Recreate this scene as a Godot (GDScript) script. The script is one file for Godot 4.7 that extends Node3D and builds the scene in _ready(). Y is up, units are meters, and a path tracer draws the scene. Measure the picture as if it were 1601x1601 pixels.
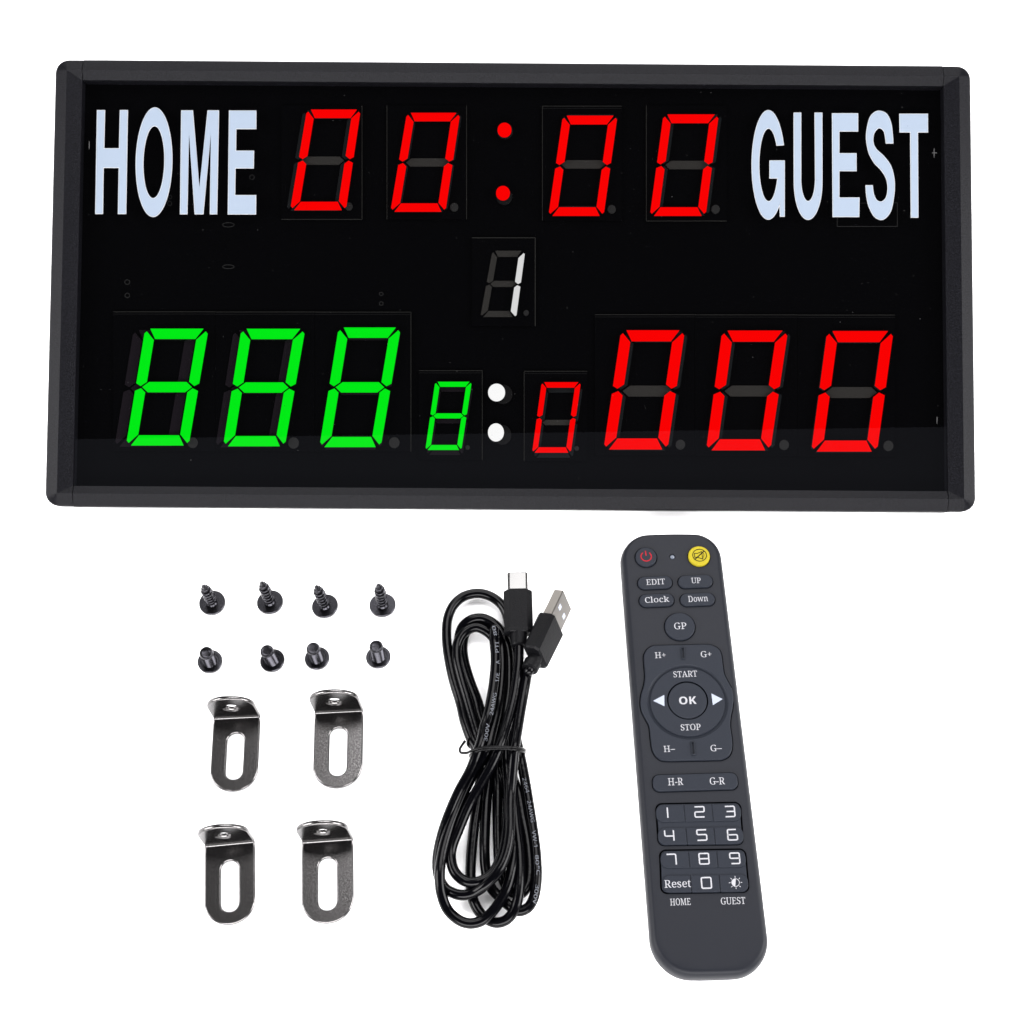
extends Node3D
# Lengths in metres. The photo was measured in pixels (1601 x 1601); M is metres per pixel at the table's centre.
const M := 0.00027586
const LENS := 2800.0
const TILT := 28.0

var eye := Vector3.ZERO
var aim := Basis()
var mats := {}
var cord_radius := 0.00207

# ------------------------------------------------------------------ camera, lamps

func _ready() -> void:
	var t := deg_to_rad(TILT)
	aim = Basis(Vector3(1, 0, 0), Vector3(0, sin(t), -cos(t)), Vector3(0, cos(t), sin(t)))
	eye = aim.z * LENS * M
	var cam := Camera3D.new()
	cam.name = "camera"
	cam.fov = rad_to_deg(2.0 * atan(800.5 / LENS))
	cam.near = 0.05
	cam.far = 30.0
	cam.current = true
	cam.transform = Transform3D(aim, eye)
	add_child(cam)
	var env := Environment.new()
	env.background_mode = Environment.BG_COLOR
	env.background_color = Color(0.018, 0.018, 0.020).linear_to_srgb()
	env.tonemap_mode = Environment.TONE_MAPPER_LINEAR
	env.tonemap_exposure = 1.0
	env.sdfgi_enabled = true
	env.ssao_enabled = true
	env.ssil_enabled = true
	var we := WorldEnvironment.new()
	we.name = "studio_air"
	we.environment = env
	add_child(we)
	softbox("softbox_back", Vector3(0.0, 0.95, -1.25), Vector3(0, 0.05, 0), Vector2(1.5, 0.6), 2.8)
	softbox("softbox_left", Vector3(-1.2, 0.65, 0.2), Vector3(0, 0, 0.05), Vector2(0.8, 0.9), 4.2)
	softbox("softbox_right", Vector3(1.2, 0.65, 0.2), Vector3(0, 0, 0.05), Vector2(0.8, 0.9), 4.6)
	softbox("softbox_front", Vector3(0.0, 0.58, 1.25), Vector3(0, 0, 0.0), Vector2(1.6, 0.6), 6.0)
	softbox("softbox_overhead", Vector3(0.22, 1.35, -0.45), Vector3(0.16, 0, -0.1), Vector2(1.16, 0.5), 2.1)
	softbox("softbox_top", Vector3(0.0, 1.7, 0.665), Vector3(0.0, 0.0, 0.665), Vector2(1.6, 0.32), 0.024, 0.9, Color(0.90, 0.92, 1.0))
	make_materials()
	backdrop()
	scoreboard()
	remote_control()
	usb_cable()
	screws_and_bolts()
	brackets()


func softbox(called: String, at: Vector3, to: Vector3, size: Vector2, energy: float, roll := 0.0, tint := Color(1.0, 0.995, 1.0)) -> void:
	var a := AreaLight3D.new()
	a.name = called
	a.area_size = size
	a.light_energy = energy
	a.light_color = tint
	a.shadow_enabled = true
	a.area_range = 8.0
	a.area_attenuation = 2.0
	a.look_at_from_position(at, to, Vector3(0, 0, -1) if absf((to - at).normalized().y) > 0.9 else Vector3.UP)
	a.rotate_object_local(Vector3(0, 0, 1), deg_to_rad(roll))
	add_child(a)

# ------------------------------------------------------------------ surveying: where a measured photo point lies in the place

func on_plane(px: float, py: float, plane: Plane) -> Vector3:
	var d := (aim.x * (px - 800.5) - aim.y * (py - 800.5) - aim.z * LENS).normalized()
	return plane.intersects_ray(eye, d)


func on_table(px: float, py: float, h := 0.0) -> Vector3:
	return on_plane(px, py, Plane(Vector3.UP, h))

# ------------------------------------------------------------------ materials

func grain(seed_: int, freq: float, lo: float, hi: float, size := 512) -> ImageTexture:
	var n := FastNoiseLite.new()
	n.seed = seed_
	n.noise_type = FastNoiseLite.TYPE_SIMPLEX_SMOOTH
	n.frequency = freq
	n.fractal_octaves = 3
	var im := n.get_seamless_image(size, size, false, false, 0.15)
	im.convert(Image.FORMAT_L8)
	var data := im.get_data()
	for i in data.size():
		data[i] = int(clampf(lerpf(lo, hi, data[i] / 255.0), 0, 1) * 255.0)
	return ImageTexture.create_from_image(Image.create_from_data(size, size, false, Image.FORMAT_L8, data))


func mat(called: String, lin: Color, rough: float, metal := 0.0, spec := 0.5) -> StandardMaterial3D:
	var m := StandardMaterial3D.new()
	m.resource_name = called
	m.albedo_color = lin.linear_to_srgb()
	m.roughness = rough
	m.metallic = metal
	m.metallic_specular = spec
	mats[called] = m
	return m


func relief(m: StandardMaterial3D, tex: Texture2D, depth_cm: float, per_metre: float) -> void:
	m.heightmap_enabled = true
	m.heightmap_texture = tex
	m.heightmap_scale = depth_cm
	m.uv1_triplanar = true
	m.uv1_scale = Vector3.ONE * per_metre


func lit(called: String, lin: Color, energy := 1.0) -> void:
	var m := mat(called, Color(0.0, 0.0, 0.0), 1.0, 0.0, 0.0)
	m.specular_mode = BaseMaterial3D.SPECULAR_DISABLED
	m.emission_enabled = true
	m.emission = lin.linear_to_srgb()
	m.emission_energy_multiplier = energy


func make_materials() -> void:
	var fine := grain(3, 0.14, 0.0, 1.0)
	var soft := grain(8, 0.05, 0.0, 1.0)
	var speckle := grain(11, 0.13, 0.3, 1.25)
	var flecks := grain(15, 0.09, 0.66, 1.06)
	var paper := mat("white_paper", Color(0.9, 0.9, 0.9), 1.0)
	paper.specular_mode = BaseMaterial3D.SPECULAR_DISABLED
	var f := mat("frame_coat", Color(0.0049, 0.0049, 0.0064), 0.36, 0.0, 0.14)
	f.albedo_texture = speckle
	relief(f, fine, 0.010, 18.0)
	var c := mat("case_plastic", Color(0.003, 0.003, 0.0035), 0.6, 0.0, 0.12)
	relief(c, fine, 0.004, 18.0)
	mat("panel_black", Color(0.0004, 0.0004, 0.0005), 0.9, 0.0, 0.02)
	mat("housing_black", Color(0.0004, 0.0004, 0.0005), 0.8, 0.0, 0.02)
	mat("housing_rim", Color(0.0060, 0.0060, 0.0056), 0.7, 0.0, 0.05)
	mat("housing_rim_faint", Color(0.0025, 0.0025, 0.0026), 0.7, 0.0, 0.05)
	mat("segment_off_red", Color(0.0028, 0.0033, 0.0036), 0.8, 0.0, 0.05)
	mat("segment_off_grey", Color(0.0075, 0.0072, 0.0067), 0.8, 0.0, 0.05)
	mat("segment_off_green", Color(0.0026, 0.0020, 0.0027), 0.8, 0.0, 0.05)
	mat("dot_off", Color(0.0058, 0.0058, 0.0058), 0.8, 0.0, 0.05)
	lit("led_red", Color(1.0, 0.0, 0.0), 1.0)
	lit("led_green", Color(0.0, 0.87, 0.008), 1.0)
	lit("led_white", Color(1.0, 1.0, 1.0), 1.0)
	lit("led_soft_white", Color(0.72, 0.72, 0.72), 1.0)
	mat("letter_fill", Color(0.145, 0.173, 0.212), 0.8, 0.0, 0.05)
	mat("letter_edge", Color(0.27, 0.275, 0.285), 0.8, 0.0, 0.05)
	mat("speck", Color(0.045, 0.045, 0.045), 0.9, 0.0, 0.05)
	mat("dust", Color(0.007, 0.007, 0.007), 0.9, 0.0, 0.05)
	var g := mat("front_glass", Color(0.0, 0.0, 0.0), 0.0, 0.0, 0.5)
	g.albedo_color = Color(0, 0, 0, 0.01)
	g.transparency = BaseMaterial3D.TRANSPARENCY_ALPHA
	var r := mat("remote_shell", Color(0.0050, 0.0056, 0.0078), 0.45, 0.0, 0.22)
	relief(r, fine, 0.0015, 22.0)
	mat("remote_well", Color(0.001, 0.001, 0.001), 0.9, 0.0, 0.05)
	var k := mat("key_rubber", Color(0.0074, 0.0088, 0.0124), 0.5, 0.0, 0.20)
	relief(k, fine, 0.0006, 14.0)
	mat("key_yellow", Color(0.185, 0.150, 0.008), 0.55, 0.0, 0.18)
	mat("print_white", Color(0.195, 0.195, 0.205), 0.8, 0.0, 0.05)
	mat("print_pale", Color(0.19, 0.205, 0.24), 0.8, 0.0, 0.05)
	mat("print_red", Color(0.185, 0.009, 0.013), 0.8, 0.0, 0.05)
	mat("print_black", Color(0.006, 0.006, 0.005), 0.8, 0.0, 0.05)
	mat("print_grey", Color(0.072, 0.076, 0.086), 0.8, 0.0, 0.05)
	mat("indicator", Color(0.05, 0.058, 0.075), 0.25, 0.0, 0.4)
	var co := mat("cord_vinyl", Color(0.0005, 0.0005, 0.0008), 0.17, 0.0, 0.21)
	relief(co, soft, 0.004, 12.0)
	var pl := mat("plug_plastic", Color(0.0018, 0.0018, 0.0022), 0.42, 0.0, 0.17)
	relief(pl, fine, 0.014, 16.0)
	mat("plug_metal", Color(0.115, 0.114, 0.112), 0.25, 1.0)
	mat("plug_metal_worn", Color(0.125, 0.117, 0.107), 0.30, 1.0)
	mat("plug_inside", Color(0.30, 0.32, 0.37), 0.6, 0.0, 0.3)
	mat("tie_wire", Color(0.0006, 0.0006, 0.0008), 0.25, 0.0, 0.22)
	var s := mat("screw_black", Color(0.025, 0.0247, 0.028), 0.27, 1.0, 0.4)
	relief(s, fine, 0.003, 40.0)
	var b := mat("bracket_nickel", Color(0.125, 0.121, 0.120), 0.23, 1.0)
	b.albedo_texture = flecks
	relief(b, fine, 0.0008, 20.0)

# ------------------------------------------------------------------ mesh helpers (x right, y up the picture, z out of the surface)

func new_st() -> SurfaceTool:
	var st := SurfaceTool.new()
	st.begin(Mesh.PRIMITIVE_TRIANGLES)
	return st


func tri(st: SurfaceTool, a: Vector3, b: Vector3, c: Vector3, group := -1) -> void:
	# a, b, c counter-clockwise seen from outside; the engine wants clockwise
	for v in [a, c, b]:
		st.set_smooth_group(group if group >= 0 else 0xFFFFFFFF)
		st.add_vertex(v)


func quad(st: SurfaceTool, a: Vector3, b: Vector3, c: Vector3, d: Vector3, group := -1) -> void:
	tri(st, a, b, c, group)
	tri(st, a, c, d, group)


func box(st: SurfaceTool, lo: Vector3, hi: Vector3, at := Transform3D()) -> void:
	var p := []
	for z in [lo.z, hi.z]:
		for c in [Vector2(lo.x, lo.y), Vector2(hi.x, lo.y), Vector2(hi.x, hi.y), Vector2(lo.x, hi.y)]:
			p.append(at * Vector3(c.x, c.y, z))
	quad(st, p[4], p[5], p[6], p[7])
	quad(st, p[3], p[2], p[1], p[0])
	for i in 4:
		var j := (i + 1) % 4
		quad(st, p[i], p[j], p[j + 4], p[i + 4])


func ccw(poly: PackedVector2Array) -> PackedVector2Array:
	if Geometry2D.is_polygon_clockwise(poly):
		var r := poly.duplicate()
		r.reverse()
		return r
	return poly


func in_mm(poly: PackedVector2Array) -> PackedVector2Array:
	var out := PackedVector2Array()
	for p in poly:
		out.append(p * 1000.0)
	return out


func nudged(pts: PackedVector2Array) -> PackedVector2Array:
	# points in general position triangulate without slivers
	var out := PackedVector2Array()
	for i in pts.size():
		out.append(pts[i] + Vector2(sin(i * 12.9898), cos(i * 78.233)) * 0.004)
	return out


func inset(poly: PackedVector2Array, d: float) -> PackedVector2Array:
	# moves every corner of a counter-clockwise outline inwards by d
	var out := PackedVector2Array()
	var n := poly.size()
	for i in n:
		var e0 := (poly[i] - poly[(i + n - 1) % n]).normalized()
		var e1 := (poly[(i + 1) % n] - poly[i]).normalized()
		var n0 := Vector2(-e0.y, e0.x)
		var n1 := Vector2(-e1.y, e1.x)
		var m := n0 + n1
		out.append(poly[i] + m * (d / maxf(0.4, 1.0 + n0.dot(n1))))
	return out


func lift(ring: PackedVector2Array, z: float) -> PackedVector3Array:
	var out := PackedVector3Array()
	for p in ring:
		out.append(Vector3(p.x, p.y, z))
	return out


func band(st: SurfaceTool, low: PackedVector3Array, high: PackedVector3Array, group := -1, closed := true) -> void:
	var n := low.size()
	for i in (n if closed else n - 1):
		var j := (i + 1) % n
		quad(st, low[i], low[j], high[j], high[i], group)


func cap(st: SurfaceTool, poly: PackedVector2Array, z: float, up := true, group := -1) -> void:
	var idx := Geometry2D.triangulate_polygon(in_mm(poly))
	for i in range(0, idx.size(), 3):
		var a := poly[idx[i]]
		var b := poly[idx[i + 1]]
		var c := poly[idx[i + 2]]
		if ((b - a).cross(c - a) < 0.0) == up:
			var s := b
			b = c
			c = s
		tri(st, Vector3(a.x, a.y, z), Vector3(b.x, b.y, z), Vector3(c.x, c.y, z), group)


func prism(st: SurfaceTool, outline: PackedVector2Array, z0: float, z1: float, bevel := 0.0, bottom := false) -> void:
	var p := ccw(outline)
	if bevel > 0.0:
		var rings := [lift(p, z0), lift(p, z1 - bevel), lift(inset(p, bevel * 0.3), z1 - bevel * 0.3), lift(inset(p, bevel), z1)]
		for i in 3:
			band(st, rings[i], rings[i + 1], 1)
		cap(st, inset(p, bevel), z1)
	else:
		band(st, lift(p, z0), lift(p, z1))
		cap(st, p, z1)
	if bottom:
		cap(st, p, z0, false)


func sheet_with_holes(st: SurfaceTool, outer: PackedVector2Array, holes: Array, z: float, group := -1) -> void:
	var rim := in_mm(outer)
	var pts := rim.duplicate()
	var cuts := []
	for h in holes:
		cuts.append(in_mm(h))
		pts.append_array(cuts.back())
	# points inside, so that no triangle is long and thin
	var lo := rim[0]
	var hi := rim[0]
	for p in rim:
		lo = lo.min(p)
		hi = hi.max(p)
	var edge_count := pts.size()
	for gy in int((hi.y - lo.y) / 2.6):
		for gx in int((hi.x - lo.x) / 2.6):
			var p := lo + Vector2(gx + 0.4 + 0.31 * (gy % 2), gy + 0.53) * 2.6
			var free := true
			for i in edge_count:
				if absf(pts[i].x - p.x) < 1.1 and pts[i].distance_squared_to(p) < 1.2:
					free = false
					break
			if free:
				pts.append(p)
	var idx := Geometry2D.triangulate_delaunay(nudged(pts))
	for i in range(0, idx.size(), 3):
		var a := pts[idx[i]]
		var b := pts[idx[i + 1]]
		var c := pts[idx[i + 2]]
		var mid := (a + b + c) / 3.0
		if not Geometry2D.is_point_in_polygon(mid, rim):
			continue
		var inside := false
		for h in cuts:
			if Geometry2D.is_point_in_polygon(mid, h):
				inside = true
		if inside:
			continue
		if (b - a).cross(c - a) < 0.0:
			var s := b
			b = c
			c = s
		tri(st, Vector3(a.x * 0.001, a.y * 0.001, z), Vector3(b.x * 0.001, b.y * 0.001, z), Vector3(c.x * 0.001, c.y * 0.001, z), group)


func resample(poly: PackedVector2Array, step: float) -> PackedVector2Array:
	var out := PackedVector2Array()
	for i in poly.size():
		var a := poly[i]
		var b := poly[(i + 1) % poly.size()]
		var n := maxi(1, int(ceil(a.distance_to(b) / step)))
		for k in n:
			out.append(a.lerp(b, float(k) / n))
	return out


func ellipse(c: Vector2, rx: float, ry: float, n := 40, from := 0.0, to := 360.0) -> PackedVector2Array:
	var out := PackedVector2Array()
	var closed := absf(to - from) >= 359.9
	for i in (n if closed else n + 1):
		var a := deg_to_rad(lerpf(from, to, float(i) / n))
		out.append(c + Vector2(cos(a) * rx, sin(a) * ry))
	return out


func rounded(corners: PackedVector2Array, radii: Array, per := 8) -> PackedVector2Array:
	# a counter-clockwise outline with its corners rounded
	var out := PackedVector2Array()
	var n := corners.size()
	for i in n:
		var p := corners[i]
		var u := (corners[(i + n - 1) % n] - p).normalized()
		var v := (corners[(i + 1) % n] - p).normalized()
		var half := acos(clampf(u.dot(v), -1, 1)) / 2.0
		var r: float = radii[i]
		if r <= 0.0:
			out.append(p)
			continue
		var back := r / tan(half)
		var c := p + (u + v).normalized() * (r / sin(half))
		var a0 := (p + u * back - c).angle()
		var turn := wrapf((p + v * back - c).angle() - a0, -PI, PI)
		for k in per + 1:
			out.append(c + Vector2.from_angle(a0 + turn * k / per) * r)
	return out


func pill(c: Vector2, hw: float, hh: float, r: float, turn := 0.0, per := 8) -> PackedVector2Array:
	var q := rounded(PackedVector2Array([Vector2(-hw, -hh), Vector2(hw, -hh), Vector2(hw, hh), Vector2(-hw, hh)]), [r, r, r, r], per)
	var out := PackedVector2Array()
	for p in q:
		out.append(c + p.rotated(turn))
	return out


func smooth2(points: PackedVector2Array, per := 6, closed := true) -> PackedVector2Array:
	var out := PackedVector2Array()
	var n := points.size()
	for i in (n if closed else n - 1):
		var a := points[(i + n - 1) % n] if closed or i > 0 else points[0]
		var d := points[(i + 2) % n] if closed or i + 2 < n else points[n - 1]
		for k in per:
			out.append(points[i].cubic_interpolate(points[(i + 1) % n], a, d, float(k) / per))
	if not closed:
		out.append(points[n - 1])
	return out


func smooth3(points: PackedVector3Array, per := 8) -> PackedVector3Array:
	var out := PackedVector3Array()
	var n := points.size()
	for i in n - 1:
		var p0 := points[maxi(i - 1, 0)]
		var p1 := points[i]
		var p2 := points[i + 1]
		var p3 := points[mini(i + 2, n - 1)]
		# centripetal spacing keeps the curve free of kinks
		var t0 := 0.0
		var t1 := t0 + maxf(sqrt(p0.distance_to(p1)), 1e-4)
		var t2 := t1 + maxf(sqrt(p1.distance_to(p2)), 1e-4)
		var t3 := t2 + maxf(sqrt(p2.distance_to(p3)), 1e-4)
		for k in per:
			var t := lerpf(t1, t2, float(k) / per)
			var a1 := p0.lerp(p1, (t - t0) / (t1 - t0))
			var a2 := p1.lerp(p2, (t - t1) / (t2 - t1))
			var a3 := p2.lerp(p3, (t - t2) / (t3 - t2))
			var b1 := a1.lerp(a2, (t - t0) / (t2 - t0))
			var b2 := a2.lerp(a3, (t - t1) / (t3 - t1))
			out.append(b1.lerp(b2, (t - t1) / (t2 - t1)))
	out.append(points[n - 1])
	return out


func tube(st: SurfaceTool, path: PackedVector3Array, r: float, sides := 12, squash := Vector2.ONE) -> void:
	var rings := []
	var n := path.size()
	var side := Vector3.ZERO
	for i in n:
		var dir := (path[mini(i + 1, n - 1)] - path[maxi(i - 1, 0)]).normalized()
		if side == Vector3.ZERO:
			side = dir.cross(Vector3(0.31, 0.9, 0.17)).normalized()
		side = (side - dir * side.dot(dir)).normalized()
		var other := dir.cross(side)
		var ring := PackedVector3Array()
		for k in sides:
			var a := TAU * k / sides
			ring.append(path[i] + side * cos(a) * r * squash.x + other * sin(a) * r * squash.y)
		rings.append(ring)
	for i in n - 1:
		band(st, rings[i], rings[i + 1], 1)
	for end in [0, n - 1]:
		var ring: PackedVector3Array = rings[end]
		for k in sides:
			var j := (k + 1) % sides
			if end == 0:
				tri(st, path[end], ring[j], ring[k])
			else:
				tri(st, path[end], ring[k], ring[j])


func stroke(st: SurfaceTool, line: PackedVector2Array, width: float, z0: float, z1: float, closed := false) -> void:
	# a flat printed line of even width
	var n := line.size()
	var left := PackedVector2Array()
	var right := PackedVector2Array()
	for i in n:
		var p := line[i]
		var a := line[(i + n - 1) % n] if closed or i > 0 else p
		var b := line[(i + 1) % n] if closed or i < n - 1 else p
		var e0 := (p - a).normalized() if a != p else (b - p).normalized()
		var e1 := (b - p).normalized() if b != p else e0
		var m := (Vector2(-e0.y, e0.x) + Vector2(-e1.y, e1.x))
		m *= (width / 2.0) / maxf(0.5, 1.0 + e0.dot(e1))
		left.append(p + m)
		right.append(p - m)
	for i in (n if closed else n - 1):
		var j := (i + 1) % n
		quad(st, Vector3(right[i].x, right[i].y, z1), Vector3(right[j].x, right[j].y, z1), Vector3(left[j].x, left[j].y, z1), Vector3(left[i].x, left[i].y, z1))
		quad(st, Vector3(right[i].x, right[i].y, z0), Vector3(right[j].x, right[j].y, z0), Vector3(right[j].x, right[j].y, z1), Vector3(right[i].x, right[i].y, z1))
		quad(st, Vector3(left[j].x, left[j].y, z0), Vector3(left[i].x, left[i].y, z0), Vector3(left[i].x, left[i].y, z1), Vector3(left[j].x, left[j].y, z1))


func lathe(st: SurfaceTool, profile: PackedVector2Array, n := 32, at := Transform3D()) -> void:
	# profile: (radius, height along z), from the bottom of the axis to the top, outside to the right
	for s in profile.size() - 1:
		var low := PackedVector3Array()
		var high := PackedVector3Array()
		for k in n:
			var a := TAU * k / n
			low.append(at * Vector3(cos(a) * profile[s].x, sin(a) * profile[s].x, profile[s].y))
			high.append(at * Vector3(cos(a) * profile[s + 1].x, sin(a) * profile[s + 1].x, profile[s + 1].y))
		band(st, low, high, 2 + s)


func put(called: String, st: SurfaceTool, material: String, parent: Node3D = self) -> MeshInstance3D:
	st.generate_normals()
	var o := MeshInstance3D.new()
	o.mesh = st.commit()
	o.material_override = mats[material]
	return adopt(o, called, parent)


func adopt(o, called: String, parent: Node3D):
	var taken := 0
	for c in parent.get_children():
		if c.has_meta("plain") and c.get_meta("plain") == called:
			taken += 1
	o.name = called if taken == 0 else "%s_%03d" % [called, taken]
	o.set_meta("plain", called)
	parent.add_child(o, true)
	return o


func thing(called: String, label: String, category: String, at: Transform3D, group := "") -> Node3D:
	var o := Node3D.new()
	o.transform = at
	adopt(o, called, self)
	tag(o, label, category, group)
	return o


func tag(o: Node3D, label: String, category: String, group := "") -> void:
	o.set_meta("label", label)
	o.set_meta("category", category)
	if group:
		o.set_meta("group", group)


func lettering(words: String, face: String, weight: int, c: Vector2, height: float, width: float, turn: float, z: float, material: String, parent: Node3D, called := "lettering") -> MeshInstance3D:
	var font := SystemFont.new()
	font.font_names = PackedStringArray([face])
	font.font_weight = weight
	var t := TextMesh.new()
	t.text = words
	t.font = font
	t.font_size = 64
	t.pixel_size = 0.001
	t.depth = 0.004
	t.curve_step = 1.0
	var bb := t.get_aabb()
	var sy := height / maxf(bb.size.y, 1e-6)
	var sx := width / maxf(bb.size.x, 1e-6)
	var o := MeshInstance3D.new()
	o.mesh = t
	o.material_override = mats[material]
	var mid := bb.get_center()
	var b := Basis(Vector3(0, 0, 1), turn) * Basis.from_scale(Vector3(sx, sy, 0.02))
	o.transform = Transform3D(b, Vector3(c.x, c.y, z) - b * mid)
	return adopt(o, called, parent)

# ------------------------------------------------------------------ the white paper sweep

func backdrop() -> void:
	var st := new_st()
	var prof := [Vector2(2.0, 0.0), Vector2(0.0025, 0.0)]
	var slope := deg_to_rad(24.05)
	for k in range(1, 7):
		var a := slope * k / 6.0
		prof.append(Vector2(0.0025 - sin(a) * 0.012, (1.0 - cos(a)) * 0.012))
	var last: Vector2 = prof.back()
	prof.append(last + Vector2(-cos(slope), sin(slope)) * 1.6)
	for i in prof.size() - 1:
		var a: Vector2 = prof[i]
		var b: Vector2 = prof[i + 1]
		quad(st, Vector3(-2, a.y, a.x), Vector3(2, a.y, a.x), Vector3(2, b.y, b.x), Vector3(-2, b.y, b.x), 1)
	var o := put("backdrop_paper", st, "white_paper")
	o.set_meta("kind", "structure")
	o.set_meta("label", "seamless white paper under and behind everything")

# ------------------------------------------------------------------ scoreboard

var board: Node3D
var board_plane_n := Vector3.ZERO


func on_board(px: float, py: float, depth := 0.0) -> Vector2:
	var o := board.transform * Vector3(0, 0, -depth)
	var p := board.transform.affine_inverse() * on_plane(px, py, Plane(board.basis.z, o))
	return Vector2(p.x, p.y)


func board_poly(pts: Array, depth: float) -> PackedVector2Array:
	var out := PackedVector2Array()
	for p in pts:
		out.append(on_board(p.x, p.y, depth))
	return out


func rail(called: String, outer: PackedVector2Array, ridge: PackedVector2Array, inner: PackedVector2Array, drop: float) -> MeshInstance3D:
	# lines run so that the outside is on their right
	var st := new_st()
	var rings := [lift(outer, -0.009), lift(outer, -0.0030 - drop), lift(outer_in(outer, 0.0005), -0.0022 - drop), lift(ridge, -0.0001 - drop), lift(inner, -0.0028), lift(inner, -0.0090)]
	for i in rings.size() - 1:
		band(st, rings[i], rings[i + 1], -1, false)
	# close the two ends
	var n := outer.size()
	for end in [0, n - 1]:
		var c := PackedVector3Array()
		for r in rings:
			c.append(r[end])
		for i in range(1, c.size() - 1):
			if end == 0:
				tri(st, c[0], c[i], c[i + 1])
			else:
				tri(st, c[0], c[i + 1], c[i])
	return put(called, st, "frame_coat", board)


func outer_in(line: PackedVector2Array, d: float) -> PackedVector2Array:
	var out := PackedVector2Array()
	var n := line.size()
	for i in n:
		var e := (line[mini(i + 1, n - 1)] - line[maxi(i - 1, 0)]).normalized()
		out.append(line[i] + Vector2(-e.y, e.x) * d)
	return out


func scoreboard() -> void:
	var near := 0.9887
	var centre := eye + (Vector3(0.00006156, 0.0452060, -0.0878094) - Vector3(0, 0.6820009, 0.3626263)) * near
	var b := Basis(Vector3(0.99997542, -0.00584947, 0.00386568), Vector3(0.0059133, 0.40735711, -0.91324981), Vector3(0.00376732, 0.91325022, 0.40738169))
	board = thing("scoreboard", "wide black electronic scoreboard with glass front, red and green digits, HOME and GUEST", "scoreboard", Transform3D(b.orthonormalized(), centre))
	var w := 0.39918 * near / 2.0
	var h := 0.194826 * near / 2.0
	var side := 0.0112
	# back case and the black circuit panel behind the glass
	var st := new_st()
	prism(st, rounded(PackedVector2Array([Vector2(-w + 0.006, -h + 0.006), Vector2(w - 0.006, -h + 0.006), Vector2(w - 0.006, h - 0.006), Vector2(-w + 0.006, h - 0.006)]), [0.004, 0.004, 0.004, 0.004]), -0.0142, -0.0105, 0.0, true)
	put("back_case", st, "case_plastic", board)
	st = new_st()
	box(st, Vector3(-w + 0.0105, -h + 0.0075, -0.0104), Vector3(w - 0.0105, h - 0.0075, -0.0094))
	var panel := put("circuit_panel", st, "panel_black", board)
	# rails: two side rails that carry the rounded corners, and a top and bottom rail between them
	var rt := 0.0046
	var it := 0.0082
	var rb := 0.0052
	var ib := 0.0086
	for s in [-1.0, 1.0]:
		var cr := 0.0058
		var ht := h + 0.0006
		var wl := w + 0.0004
		var outer := PackedVector2Array([Vector2(-w + side + 0.0003, ht)])
		outer.append_array(ellipse(Vector2(-wl + cr, ht - cr), cr, cr, 8, 90, 180))
		outer.append_array(ellipse(Vector2(-wl + cr, -h + cr), cr, cr, 8, 180, 270))
		outer.append(Vector2(-w + side + 0.0003, -h))
		var ridge := PackedVector2Array([Vector2(-w + side + 0.0003, h - rt)])
		var inner := PackedVector2Array([Vector2(-w + side + 0.0002, h - it)])
		for k in 9:
			ridge.append(Vector2(-w + 0.0051, h - rt))
			inner.append(Vector2(-w + side, h - it - 0.0002))
		for k in 9:
			ridge.append(Vector2(-w + 0.0051, -h + rb))
			inner.append(Vector2(-w + side, -h + ib + 0.0002))
		ridge.append(Vector2(-w + side + 0.0003, -h + rb))
		inner.append(Vector2(-w + side + 0.0002, -h + ib))
		if s > 0:
			for line in [outer, ridge, inner]:
				for i in line.size():
					line[i].x = -line[i].x
				line.reverse()
		rail("side_rail", outer, ridge, inner, 0.0)
	var x := w - side - 0.0005
	rail("top_rail", PackedVector2Array([Vector2(x, h + 0.0008), Vector2(-x, h + 0.0008)]), PackedVector2Array([Vector2(x, h - rt), Vector2(-x, h - rt)]), PackedVector2Array([Vector2(x, h - it), Vector2(-x, h - it)]), 0.00025)
	rail("bottom_rail", PackedVector2Array([Vector2(-x, -h - 0.0002), Vector2(x, -h - 0.0002)]), PackedVector2Array([Vector2(-x, -h + rb), Vector2(x, -h + rb)]), PackedVector2Array([Vector2(-x, -h + ib), Vector2(x, -h + ib)]), 0.00025)
	# the big digits: corners of the lit digit in the photo (top left, top right, bottom left, bottom right), bar thickness, shift of the unlit bars behind
	var red_off := "segment_off_red"
	var green_off := "segment_off_green"
	digit([480, 171.2, 563.7, 453.8, 328, 540.5], 12.6, Vector2(-6, 1.5), "0", "led_red", red_off, [545, 322.5, 6.2], [440, 165, 566, 343], "rb")
	digit([636.3, 176.3, 719.3, 610.5, 330.5, 696.3], 12.6, Vector2(3, 0.5), "0", "led_red", red_off, [710, 323.8, 6.6], [605, 165, 729.5, 343], "lr")
	digit([880, 180.8, 965.5, 857.5, 337, 943.8], 13.0, Vector2(0.5, -2.0), "0", "led_red", red_off, [956.3, 327, 6.6], [848, 166, 972, 345], "tl")
	digit([1037.5, 178.8, 1123.8, 1016.3, 337, 1103.3], 13.0, Vector2(5, 0), "0", "led_red", red_off, [1118.8, 327, 6.8], [1010.5, 165, 1136, 345.5], "lb")
	digit([770, 392, 820, 751, 495.5, 806], 9.4, Vector2(0, 0), "1", "led_soft_white", "segment_off_grey", [822.5, 489, 4.4], [738, 371.8, 836.8, 510], "TR")
	digit([227, 513.8, 325.5, 197, 696.3, 294.5], 15.8, Vector2(-18, 2), "8", "led_green", green_off, [301, 692, 8.2], [177, 487.5, 336, 706], "t")
	digit([377.5, 514, 477, 348.8, 697.5, 445], 15.8, Vector2(-12, 2), "8", "led_green", green_off, [458.8, 692.5, 8.6], [336.5, 487.8, 492, 706], "t")
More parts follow.
